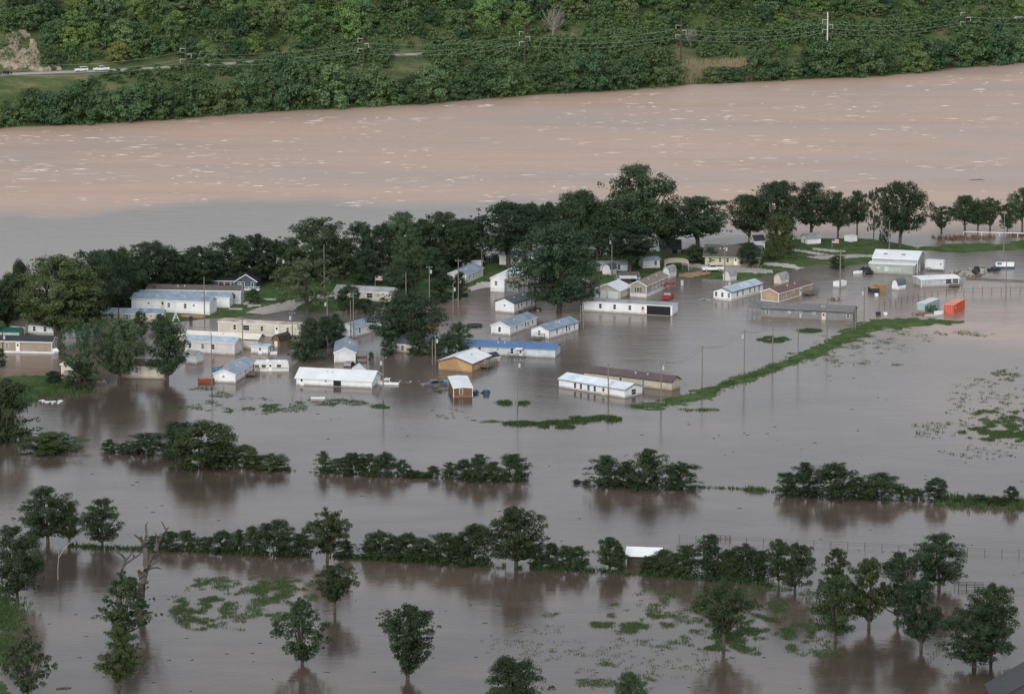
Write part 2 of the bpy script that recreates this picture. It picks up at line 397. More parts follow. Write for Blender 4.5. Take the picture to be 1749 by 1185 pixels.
    hgt = mth('ADD', mth('MULTIPLY', mth('MULTIPLY', w1.outputs['Fac'], .042), gust), mth('MULTIPLY', w2.outputs['Fac'], mth('ADD', rng_(f, 0, 1, .030, .26), mth('MULTIPLY', chop, .14))))
    hgt = mth('ADD', hgt, mth('MULTIPLY', mth('MULTIPLY', w4.outputs['Fac'], f), .16))
    bp = N('ShaderNodeBump'); bp.inputs['Strength'].default_value = 1; bp.inputs['Distance'].default_value = 1.0
    L(hgt, bp.inputs['Height']); L(bp.outputs[0], b.inputs['Normal'])
    me = mesh_np('water', V, np.stack([i, i + 1, i + 1 + nx, i + nx], 1), m, True)
    # silt and chop per vertex; chop also paints in reflected sky
    px, py = CX + 0 * X, CY + 0 * Y
    zc = np.maximum(Y * CP + H * SP, 50); px = CX + F * X / zc; py = CY + F * (-Y * SP + H * CP) / zc
    NP = np.array(NEAR_PX); NPb = np.array(BANK_PX)
    edge_px = np.array([(-600, 372), (0, 364), (120, 362), (250, 348), (500, 344), (760, 343), (900, 338), (1000, 338), (1100, 352), (1200, 375), (1300, 392), (1500, 402), (1749, 400), (2400, 380)])
    edge = np.interp(px, edge_px[:, 0], edge_px[:, 1])
    soft = np.interp(px, [0, 700, 1100, 1500], [16, 20, 40, 16])
    wob = (fbm(X / 22, Y / 70, 11, 5) - .5) * 26
    r = 1 - smooth(-1, 1, (py - edge + wob) / soft)
    r *= .88 + .12 * smooth(0, 12, py - np.interp(px, NPb[:, 0], NPb[:, 1]))
    near = np.interp(px, NP[:, 0], NP[:, 1])
    slack = smooth(0, 1, (near - py + 4) / 10) * .08                      # slack water behind the village keeps some of the silt
    r = np.maximum(r, slack)
    def blob(cx, cy, rx, ry, a): return a * np.exp(-(((px - cx) / rx) ** 2 + ((py - cy) / ry) ** 2))
    rd = np.clip(blob(1770, 545, 200, 40, 1.9) + blob(400, 618, 70, 26, .75) + blob(60, 630, 120, 28, .8) + blob(1330, 525, 150, 20, .45) + blob(960, 540, 120, 18, .6) + blob(1700, 500, 200, 30, .4) + blob(780, 520, 60, 25, .5) + blob(1650, 680, 260, 120, .30) + blob(1250, 730, 250, 50, .12), 0, 1)
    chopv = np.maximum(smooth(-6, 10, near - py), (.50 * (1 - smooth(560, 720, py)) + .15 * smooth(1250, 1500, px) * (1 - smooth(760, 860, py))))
    col = me.color_attributes.new('silt_sheen', 'FLOAT_COLOR', 'POINT')
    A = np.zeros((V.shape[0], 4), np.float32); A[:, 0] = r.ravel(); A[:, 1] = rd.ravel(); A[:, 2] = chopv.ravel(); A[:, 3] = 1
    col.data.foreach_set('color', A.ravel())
    tag(link('water', me), kind='structure')
RIVER_LT = (.52, .42, .36); RIVER_DK = (.36, .225, .165); FLOOD_LT = (.125, .094, .075); SLACK_SHEEN = (.30, .275, .26)
FLOOD_C = (.066, .051, .042); FLOOD_RED = (.34, .225, .175)
RIVER_C = (.47, .325, .25); RIVER_C2 = (.385, .300, .258)
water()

# ------------------------------------------------------------------ land patches that stand out of the flood
def lawn_material():
    m = bpy.data.materials.new('lawn'); m.use_nodes = True; t = m.node_tree; b = t.nodes['Principled BSDF']
    b.inputs['Roughness'].default_value = .95; b.inputs['Specular IOR Level'].default_value = .1
    tc = t.nodes.new('ShaderNodeTexCoord'); n = t.nodes.new('ShaderNodeTexNoise'); n.inputs['Scale'].default_value = .25; n.inputs['Detail'].default_value = 8; n.inputs['Roughness'].default_value = .7
    t.links.new(tc.outputs['Object'], n.inputs['Vector'])
    cr = t.nodes.new('ShaderNodeValToRGB'); e = cr.color_ramp.elements
    e[0].position = .34; e[0].color = (.035, .060, .022, 1); e[1].position = .74; e[1].color = (.13, .125, .06, 1)
    q = e.new(.52); q.color = (.062, .103, .036, 1)
    t.links.new(n.outputs['Fac'], cr.inputs[0]); t.links.new(cr.outputs[0], b.inputs['Base Color'])
    n2 = t.nodes.new('ShaderNodeTexNoise'); n2.inputs['Scale'].default_value = 3; n2.inputs['Detail'].default_value = 4; t.links.new(tc.outputs['Object'], n2.inputs['Vector'])
    bp = t.nodes.new('ShaderNodeBump'); bp.inputs['Strength'].default_value = .8; bp.inputs['Distance'].default_value = .3
    t.links.new(n2.outputs['Fac'], bp.inputs['Height']); t.links.new(bp.outputs[0], b.inputs['Normal'])
    return m
LAWN = lawn_material()
def land(name, poly_px, top=.4, slope=.09, amp=.5, nsc=6.0, step=1.0, seed=1, rough_top=.12):
    poly = [Gn(*p) for p in poly_px]; P = np.array(poly)
    xs = np.arange(P[:, 0].min() - 6, P[:, 0].max() + 6, step); ys = np.arange(P[:, 1].min() - 8, P[:, 1].max() + 8, step)
    X, Y = np.meshgrid(xs, ys); d = sdist(X, Y, poly)
    Z = np.clip(d * slope, -1.2, top) + (fbm(X / nsc, Y / nsc, seed) - .5) * amp * np.clip(1.3 - np.abs(d) * .12, .1, 1) + (fbm(X / 2.2, Y / 2.2, seed + 9) - .5) * rough_top
    nx = len(xs); i = (np.arange(len(ys) - 1)[:, None] * nx + np.arange(nx - 1)[None, :]).ravel()
    Q = np.stack([i, i + 1, i + 1 + nx, i + nx], 1); z = Z.ravel(); Q = Q[z[Q].max(1) > -.12]
    used = np.unique(Q); re = np.full(nx * len(ys), -1); re[used] = np.arange(len(used))
    V = np.stack([X, Y, Z], -1).reshape(-1, 3)[used]
    o = link(name, mesh_np(name, V, re[Q], LAWN, True)); tag(o, kind='structure'); return o

VILLAGE = [(-90, 548), (0, 535), (100, 520), (200, 505), (300, 488), (400, 480), (500, 474), (600, 464), (700, 458), (800, 450), (900, 443), (1000, 438), (1100, 431), (1200, 423), (1300, 412),
           (1400, 407), (1470, 407), (1500, 410), (1540, 416), (1575, 424), (1560, 431), (1500, 434), (1487, 450), (1440, 456), (1400, 452), (1352, 463), (1300, 474), (1250, 478), (1160, 474), (1120, 484), (1030, 484),
           (990, 474), (905, 470), (880, 490), (860, 495), (830, 489), (800, 497), (760, 512), (740, 521), (680, 523), (600, 530), (540, 534), (490, 528), (455, 536), (405, 541), (350, 545), (290, 552),
           (240, 550), (150, 562), (90, 570), (0, 574), (-90, 576)]
land('village_ground', VILLAGE, .42, .10, .35, 7, 1.0, 2)
land('grassy_bank', [(-90, 650), (0, 644), (60, 640), (95, 641), (128, 655), (118, 668), (60, 682), (24, 700), (-90, 735)], .5, .10, .4, 5, 1.0, 4)
land('shore_strip', [(1590, 421), (1640, 416), (1700, 417), (1749, 409), (1860, 408), (1860, 420), (1749, 426), (1700, 429), (1640, 431), (1560, 428)], .3, .08, .5, 6, 1.0, 6)
land('levee', [(1075, 694), (1120, 690), (1160, 677), (1200, 665), (1260, 646), (1330, 620), (1400, 586), (1450, 562), (1490, 547), (1530, 543), (1590, 545), (1640, 551), (1600, 554), (1550, 557),
               (1510, 564), (1470, 577), (1430, 594), (1340, 627), (1270, 652), (1215, 674), (1180, 688), (1120, 697)], .45, .14, 1.4, 2.6, .6, 8)
land('pasture_rise', [(-90, 990), (-2, 995), (10, 1015), (2, 1060), (10, 1105), (-14, 1140), (-90, 1160)], .5, .1, .4, 4, .8, 10)
land('pasture_corner', [(-90, 1170), (0, 1165), (22, 1180), (30, 1210), (-90, 1230)], .4, .1, .4, 4, .8, 12)

# drives and yards
VPOLY = [Gn(*p) for p in VILLAGE]
def sheet(name, pts, mat, z=.52, kind='structure', step=.55):
    poly = [Gn(*p) for p in pts]; P = np.array(poly)
    xs = np.arange(P[:, 0].min(), P[:, 0].max() + step, step); ys = np.arange(P[:, 1].min(), P[:, 1].max() + step, step * 2.2)
    X, Y = np.meshgrid(xs, ys); d = sdist(X, Y, VPOLY); Z = np.clip(d * .10, -.6, .42) + (z - .42) + (fbm(X / 7, Y / 7, 2) - .5) * .35 * np.clip(1.3 - np.abs(d) * .12, .1, 1)
    m_ = sdist(X, Y, poly) + (fbm(X / 1.5, Y / 1.5, 3) - .5) * .8 > -.2
    nx = len(xs); i = (np.arange(len(ys) - 1)[:, None] * nx + np.arange(nx - 1)[None, :]).ravel(); Q = np.stack([i, i + 1, i + 1 + nx, i + nx], 1)
    Q = Q[m_.ravel()[Q].sum(1) >= 3]
    if len(Q) == 0: return
    return tag(link(name, mesh_np(name, np.stack([X, Y, Z], -1).reshape(-1, 3), Q, mat, True)), kind=kind)
sheet('gravel_drive', [(420, 537), (440, 530), (505, 514), (560, 503), (600, 497), (605, 502), (560, 511), (523, 520), (490, 534), (455, 538)], GRAVEL, .50)
sheet('gravel_drive', [(795, 496), (820, 485), (840, 484), (845, 489), (838, 498), (815, 501)], CONC, .50)
sheet('gravel_drive', [(1165, 452), (1250, 456), (1320, 464), (1322, 467), (1290, 470), (1240, 468), (1165, 457)], GRAVEL, .50)
sheet('gravel_drive', [(1305, 451), (1345, 453), (1384, 459), (1376, 462), (1338, 459), (1303, 456)], CONC, .505)
sheet('gravel_drive', [(1375, 441), (1430, 438), (1490, 436), (1560, 431), (1562, 434), (1490, 441), (1430, 446), (1400, 446)], GRAVEL, .50)
sheet('gravel_drive', [(1390, 426), (1430, 430), (1450, 433), (1420, 434), (1385, 430)], CONC, .51)
sheet('gravel_drive', [(1355, 428), (1395, 434), (1420, 438), (1400, 439), (1350, 431)], CONC, .512)
sheet('dirt_yard', [(1160, 470), (1195, 466), (1215, 467), (1212, 471), (1180, 475), (1160, 474)], DIRT, .50)
sheet('dirt_yard', [(310, 540), (345, 540), (352, 543), (330, 546), (312, 545)], DIRT, .50)
for q in ([(410, 520), (435, 517), (440, 520), (420, 524)], [(388, 530), (412, 529), (414, 533), (392, 534)], [(420, 524), (446, 523), (445, 527), (424, 528)], [(451, 513), (478, 512), (476, 516), (455, 516)]):
    sheet('gravel_pad', q, CONC, .506)

# ------------------------------------------------------------------ trees
def quads_from(pos, nor, size, aspect=.62, g=rng):
    n = len(pos); nor = nor / (np.linalg.norm(nor, axis=1, keepdims=True) + 1e-9)
    a = g.normal(size=(n, 3)); u = np.cross(nor, a); u /= np.linalg.norm(u, axis=1, keepdims=True) + 1e-9; v = np.cross(nor, u)
    s = size[:, None]; bend = nor * s * .25
    V = np.stack([pos - u * s - bend, pos - v * s * aspect, pos + u * s - bend, pos + v * s * aspect], 1).reshape(-1, 3)
    return V, np.arange(4 * n).reshape(-1, 4)
def envelope(kind, t):
    if kind == 'round': return math.sqrt(max(0, 1 - ((t - .45) / .56) ** 2))
    if kind == 'vase': return (.16 + .84 * min(1, t / .62) ** .8) * (1 if t < .62 else math.sqrt(max(0, 1 - ((t - .62) / .40) ** 2)))
    if kind == 'bush': return math.sqrt(max(0, 1 - max(0, (t - .25) / .77) ** 2)) * (.85 + .15 * min(1, t / .25))
    if kind == 'tall': return (min(1, t / .3) ** .6) * math.sqrt(max(0, 1 - max(0, (t - .3) / .72) ** 2))
    if kind == 'feather': return (min(1, (t + .05) / .4) ** .7) * max(0, 1 - max(0, (t - .4) / .64) ** 1.3)
    if kind == 'flat': return (.25 + .75 * min(1, t / .5)) * math.sqrt(max(0, 1 - max(0, (t - .5) / .52) ** 2))
    return 1
ZB = dict(round=.13, vase=.08, bush=0.0, tall=.13, feather=.07, flat=.24, open=.18, high=.30)
def make_tree(kind, seed, lobes, nleaf, lsize, rl=(.13, .22), fill=.2, droop=0):
    """crown and trunk meshes in unit size: 1 wide, 1 high"""
    g = np.random.default_rng(seed); zb = ZB.get(kind, .16); ek = 'round' if kind in ('open', 'high') else kind
    cs = []; tries = 0
    ph = g.uniform(0, 50)
    def wob(a, t): return .66 + .66 * float(vnoise(np.array([math.cos(a) * 1.5 + ph]), np.array([math.sin(a) * 1.5 + t * 3.2 + ph]), seed)[0])
    while len(cs) < lobes and tries < 6000:
        tries += 1
        t = g.uniform(.0, 1.0); e0 = envelope(ek, t)
        if g.uniform() > e0 + .12: continue
        R_ = g.uniform(*rl); a = g.uniform(0, 2 * math.pi); e = e0 * .5 * wob(a, t)
        rad = max(0, e - R_ * .55) * g.uniform(.0, 1) ** .45
        if g.uniform() < .08: rad = e0 * .5 * g.uniform(.95, 1.12); R_ = rl[0] * g.uniform(.7, 1.0)
        c = np.array([rad * math.cos(a), rad * math.sin(a), zb + (1 - zb) * t])
        c[2] = min(c[2], 1.0 - R_ * .75); c[2] = max(c[2], (zb + R_ * .4) if zb > 0 else R_ * .5)
        cs.append((c, R_))
    cs.sort(key=lambda q: -q[1])
    W = np.array([q[1] ** 2 for q in cs]); W /= W.sum()
    pos = []; nor = []; sz = []
    for (c, R_), w_ in zip(cs, W):
        n = max(6, int(nleaf * w_))
        d = g.normal(size=(n, 3)); d /= np.linalg.norm(d, axis=1, keepdims=True)
        low = d[:, 2] < -.3; d[low, 2] *= np.where(g.uniform(size=low.sum()) < .6, -1, 1)
        sq = np.array([g.uniform(.9, 1.35), g.uniform(.9, 1.35), g.uniform(.8, 1.15)])
        r = R_ * (1 - .5 * g.uniform(size=n) ** 1.4)
        stray = g.uniform(size=n) < .10; r[stray] *= g.uniform(1.1, 1.5, stray.sum())
        p = c + d * r[:, None] * sq; pos.append(p); out = (c - np.array([0, 0, zb + .25])); nor.append(d + out * 1.2 + g.normal(size=(n, 3)) * .55 + np.array([0, 0, .25])); sz.append(lsize * g.uniform(.55, 1.35, n))
    nf = int(nleaf * fill)
    k = g.integers(0, len(cs), nf)
    p = np.array([cs[i][0] for i in k]); f_ = g.uniform(.35, .9, nf)[:, None]; p = p * np.concatenate([f_, f_, np.ones((nf, 1))], 1) + g.normal(size=(nf, 3)) * .02
    pos.append(p); nor.append(g.normal(size=(nf, 3))); sz.append(lsize * 1.8 * g.uniform(.7, 1.2, nf))
    pos = np.concatenate(pos); nor = np.concatenate(nor); sz = np.concatenate(sz)
    pos[:, 2] = np.maximum(pos[:, 2], .012)
    V, Q = quads_from(pos, nor, sz, g=g)
    # trunk and limbs
    b = MB(); tr = .028 if kind not in ('bush',) else .018
    top = zb + (1 - zb) * .55; lean = g.normal() * .02
    if kind == 'bush':
        for q in range(4):
            a = g.uniform(0, 6.28); b.tube([(.04 * math.cos(a), .04 * math.sin(a), -.06), (.12 * math.cos(a), .12 * math.sin(a), .3), (.2 * math.cos(a), .2 * math.sin(a), .6)], [tr, tr * .7, tr * .3], 5)
    else:
        pts = [(0, 0, -.08), (lean * .3, 0, zb * .6), (lean, lean * .5, zb + .1), (lean * 1.5, lean, top)]
        b.tube(pts, [tr * 1.25, tr, tr * .8, tr * .3], 7)
        for (c, R_) in [cs[i] for i in g.integers(0, len(cs), 14)]:
            z0 = g.uniform(max(.04, zb * .55), zb + .22); s0 = np.array([lean * z0, lean * .4, min(z0, c[2] - .02)])
            mid = (s0 + c) / 2 + np.array([0, 0, -.03]) + g.normal(size=3) * .015
            b.tube([s0, mid, c], [tr * .55, tr * .38, tr * .12], 5)
    return V, Q, b
TREES = {}
def variant(key, kind, n, lobes, nleaf, lsize, **kw):
    for i in range(n):
        sd_ = hash_(key) + i * 17
        V, Q, b = make_tree(kind, sd_, lobes, nleaf, lsize, **kw)
        TREES.setdefault(key, []).append((mesh_np('crown', V, Q, LEAF), b.mesh('trunk', BARK)))
def hash_(s): return sum(ord(c) * (i + 3) for i, c in enumerate(s)) % 9973
variant('round', 'round', 5, 100, 15000, .0118, rl=(.04, .09))
variant('broad', 'round', 4, 200, 20000, .0105, rl=(.03, .075))
variant('high', 'high', 4, 150, 16000, .0112, rl=(.035, .085))
variant('vase', 'vase', 2, 140, 15000, .0118, rl=(.03, .07))
variant('bush', 'bush', 5, 80, 9500, .0160, rl=(.055, .12))
variant('tall', 'tall', 4, 90, 13000, .0125, rl=(.04, .085))
variant('feather', 'feather', 3, 130, 10000, .0128, rl=(.025, .06), fill=.08)
variant('open', 'open', 3, 90, 8000, .0130, rl=(.03, .07), fill=.05)
variant('flat', 'flat', 3, 110, 11500, .0125, rl=(.035, .075), fill=.1)
variant('hill', 'bush', 7, 75, 4600, .024, rl=(.05, .13), fill=.15)
variant('wood', 'bush', 5, 34, 640, .062, rl=(.08, .16), fill=.12)

def tint(base, g): 
    v = 1 + g.normal() * .08; h = g.normal() * .05
    v *= 1 + .10 * g.normal()
    return (base[0] * v * (1 + h), base[1] * v, base[2] * v * (1 - h), 1)
DK = (.80, .86, .86); MID = (1.0, 1.03, .95); LT = (1.5, 1.42, 1.2); OL = (1.55, 1.40, 1.35); YEL = (1.35, 1.15, .8)
tree_n = 0
def nth(k):
    return ('%dth' % k) if 10 < k % 100 < 14 else '%d%s' % (k, {1: 'st', 2: 'nd', 3: 'rd'}.get(k % 10, 'th'))
def tree(cx, base, wpx, top, key, col=DK, label=None, group=None, z=0.0, name='tree', pt=None, cat=None, parts=True, depth=1.0):
    global tree_n
    g = np.random.default_rng(1000 + tree_n); tree_n += 1
    p = Vector(pt) if pt is not None else G(cx, base, z)
    s = S(base) if pt is None else F / (p.y * CP + (H - p.z) * SP)
    Wm = wpx / s * (1.14 if key == 'bush' and base > 760 else 1.0); Hm = (base - top) / (s * .985)
    cm, tm = TREES[key][int(g.integers(len(TREES[key])))]
    kx = {'feather': 1.4, 'tall': 1.22, 'flat': 1.22, 'broad': 1.16, 'high': 1.2}.get(key, 1.15)
    sc = (Wm * kx, Wm * kx * depth, Hm * 1.03); rot = (0, 0, g.uniform(0, 6.28))
    if not parts:
        o = link(name, cm, None, p, rot, sc); o.color = tint(col, g); return tag(o, label, cat or 'tree', group)
    if base > 700: col = (col[0] * .84, col[1] * .79, col[2] * .70)
    e = empty(name, p, 0, label, cat or ('shrub' if key == 'bush' else 'tree'), group)
    if base > 700 and g.uniform() < .35: col = (col[0] * 1.22, col[1] * 1.16, col[2] * 1.0)
    c = link('crown', cm, e, None, rot, sc); c.color = tint(col, g)
    link('trunk', tm, e, None, rot, sc)
    return e

# flooded hedgerows and lone trees of the pasture
HR1 = 'shrubs of the hedgerow standing in the flood below the village'
L1 = 'dark green shrub in the broken flooded hedgerow between village and pasture'
k1 = 0
for cx, base, wp, top in sorted([(188, 772, 28, 751), (212, 773, 22, 757), (247, 776, 58, 741), (378, 797, 48, 757), (416, 798, 42, 760), (440, 800, 26, 778), (465, 802, 52, 776), (492, 803, 10, 797),
                          (553, 806, 26, 771), (576, 807, 26, 783), (606, 809, 42, 774), (632, 810, 40, 776), (660, 811, 32, 772), (687, 812, 26, 786), (705, 814, 26, 803), (722, 815, 22, 806), (740, 815, 22, 796),
                          (767, 817, 24, 790), (793, 819, 32, 785), (818, 820, 42, 777), (845, 821, 32, 789), (1070, 830, 42, 789), (1463, 850, 34, 815), (1485, 851, 30, 820), (1544, 853, 24, 830), (1567, 854, 24, 834), (1727, 862, 24, 831), (1672, 860, 30, 845), (1700, 862, 26, 847), (1640, 858, 22, 846),
                          (985, 825, 14, 819), (1001, 827, 14, 820)]):
    k1 += 1; tree(cx, base, wp, top, 'bush', DK, '%s shrub from the low wide bush, in the broken hedgerow below the village' % nth(k1), HR1, name='shrub')
HRT = 'taller trees of the hedgerow below the village'
for cx, base, wp, top, k, lab in [
    (8, 752, 100, 655, 'bush', 'big dark rounded shrub at the picture edge below the grassy bank'),
    (305, 778, 66, 722, 'bush', 'bushy tree in the hedgerow clump below the white double home, lighter flank'),
    (345, 797, 100, 721, 'bush', 'widest dark tree of the hedgerow clump near the long low green bush'),
    (878, 820, 46, 776, 'bush', 'lone-standing bush closing the short hedgerow run below the tan plywood house'),
    (1036, 829, 58, 779, 'bush', 'first rounded tree of the three-tree clump in the flooded hedgerow'),
    (1106, 832, 68, 769, 'bush', 'tallest middle tree of the three-tree clump in the flooded hedgerow'),
    (1163, 833, 60, 791, 'bush', 'low round tree closing the three-tree clump in the flooded hedgerow'),
    (1345, 845, 42, 808, 'bush', 'small bush opening the long dark clump beside the grass strip'),
    (1376, 846, 48, 791, 'bush', 'round-topped tree second in the long dark clump beside the grass strip'),
    (1427, 849, 68, 792, 'bush', 'broadest tree in the long dark clump beside the grass strip'),
    (1503, 852, 60, 809, 'bush', 'lower spreading tree in the long dark clump beside the grass strip'),
    (1597, 855, 36, 816, 'bush', 'separate small tree at the start of the flooded grass strip')]:
    tree(cx, base, wp, top, k, DK, lab, HRT)
tree(86, 769, 96, 740, 'bush', (1.0, 1.1, .85), 'low wide light green bush alone in the flood', name='shrub')

HR2 = 'shrubs of the long hedgerow across the flooded pasture'
L2 = 'dark green shrub in the long hedgerow across the flooded pasture'
k1 = 0
for cx, base, wp, top in sorted([(262, 937, 26, 915), (289, 938, 34, 908), (320, 939, 32, 906), (348, 940, 28, 917), (380, 942, 44, 907), (408, 943, 32, 905), (434, 945, 34, 900), (592, 951, 32, 925),
                          (515, 948, 40, 912), (628, 953, 28, 925), (648, 953, 46, 907), (672, 954, 34, 916), (697, 956, 46, 911), (725, 957, 38, 920), (757, 960, 54, 911), (783, 961, 40, 917), (915, 969, 30, 930), (943, 970, 34, 928), (966, 971, 32, 932), (988, 972, 34, 933),
                          (1058, 974, 30, 933), (1105, 979, 30, 950), (1130, 980, 42, 940), (1150, 982, 34, 945), (1174, 984, 46, 931), (1240, 986, 38, 940), (1256, 988, 38, 946), (1274, 989, 46, 929), (1302, 990, 34, 940)]):
    k1 += 1; tree(cx, base, wp, top, 'bush', DK, '%s shrub from the bare dead tree, in the long hedgerow across the pasture' % nth(k1), HR2, name='shrub')
for cx, base, wp, top, k, col, lab in [
    (82, 929, 92, 836, 'round', DK, 'airy broad tree beside a smaller one where the hedgerow begins'),
    (118, 929, 44, 858, 'round', DK, 'slim tree pressed against the airy broad tree of the hedgerow'),
    (175, 934, 66, 855, 'round', DK, 'rounded hedgerow tree just behind the bare dead tree'),
    (470, 946, 62, 888, 'bush', DK, 'tall bushy shrub with pointed tips just before the round tree in the hedgerow'),
    (559, 957, 76, 869, 'tall', DK, 'round-crowned tree rising above the hedgerow behind the floating grass mat'),
    (808, 962, 54, 897, 'bush', DK, 'pointed bush leaning on the tallest hedgerow tree'),
    (882, 968, 106, 868, 'round', DK, 'tallest tree of the pasture hedgerow with a one-sided spreading top'),
    (1042, 974, 46, 918, 'tall', DK, 'slender tree just beside the white barn roof'),
    (1212, 987, 46, 914, 'bush', DK, 'tall bush beyond the white barn roof with rails showing behind it'),
    (1330, 1000, 40, 922, 'tall', DK, 'narrow pointed tree at the hedgerow end next to the double tree'),
    (1358, 1009, 70, 930, 'round', DK, 'tree with two merged crowns closing the hedgerow'),
    (30, 1028, 86, 902, 'round', DK, 'big dark tree over the grass rise at the picture edge'),
    (48, 1190, 70, 1076, 'feather', DK, 'feathery narrow tree by the lowest grassy corner'),
    (213, 1088, 92, 975, 'feather', (1.15, 1.15, 1.1), 'feathery light green tree in front of the bare dead tree'),
    (203, 1176, 74, 1073, 'tall', (1.5, 1.5, 1.1), 'small leafy tree below the feathery one, bare stem in water'),
    (572, 1044, 70, 966, 'flat', DK, 'small umbrella-crowned tree standing alone beside the grass mat'),
    (516, 1135, 80, 1022, 'feather', DK, 'open branching young tree alone in the water under the grass mat'),
    (696, 1160, 104, 1038, 'vase', DK, 'fan-shaped lone tree narrowing to its flooded stem'),
    (875, 1222, 108, 1121, 'round', DK, 'dome-topped tree cut by the picture bottom'),
    (1076, 1210, 60, 1146, 'round', MID, 'small leafy treetop cut by the picture bottom beside grass'),
    (1236, 1105, 90, 1000, 'flat', DK, 'wide flat-topped lone tree on a small grass island'),
    (1428, 1012, 44, 938, 'tall', DK, 'pointed treetop behind the cluster of pasture trees'),
    (1427, 1093, 78, 984, 'round', DK, 'front tree of the pasture cluster standing at the grass patch'),
    (1484, 1073, 80, 957, 'tall', DK, 'tall tree in the middle of the pasture cluster'),
    (1533, 1066, 68, 946, 'tall', DK, 'rear tree of the pasture cluster with a rounded top'),
    (1573, 1109, 82, 993, 'tall', DK, 'tree with low drooping branch by the submerged wire fence'),
    (1604, 1006, 92, 916, 'round', DK, 'broad tree beside the pipe gate in the flood'),
    (1693, 1130, 86, 1000, 'round', DK, 'rear one of two big trees beyond the submerged wire fence'),
    (1664, 1139, 122, 1034, 'broad', DK, 'broad front one of two big trees beyond the submerged wire fence')]:
    tree(cx, base, wp, top, k, col, lab)

# village trees: the belt behind the homes
LB = 'dark broadleaf tree in the continuous belt between homes and river'; GB = 'trees of the belt between the homes and the river'
k1 = 0
for cx, base, wp, top in sorted([(12, 565, 66, 470), (38, 560, 50, 446), (-25, 575, 70, 485), (150, 562, 100, 432), (186, 532, 80, 430), (212, 522, 64, 424), (262, 502, 100, 416), (318, 494, 60, 436), (342, 493, 76, 423), (296, 496, 60, 428),
                          (398, 487, 92, 406), (440, 483, 66, 403), (470, 482, 60, 412), (494, 482, 56, 408), (618, 474, 60, 383), (655, 470, 60, 385), (689, 468, 72, 366), (722, 464, 56, 378), (757, 460, 92, 366), (788, 458, 52, 378),
                          (802, 454, 70, 378), (906, 447, 66, 352), (936, 446, 40, 350), (962, 446, 56, 350), (990, 452, 88, 332), (1020, 450, 80, 350), (1140, 446, 48, 352), (585, 478, 60, 410), (360, 490, 40, 440), (240, 512, 60, 440)]):
    k1 += 1
    tree(cx, base, wp, top, ('high' if cx > 880 else ('broad' if wp > 70 else 'round')), (.70, .76, .74) if rng.uniform() < .85 else (.9, .95, .85), '%s tree of the dark belt behind the homes, counted from the tan home' % nth(k1), GB, .3)
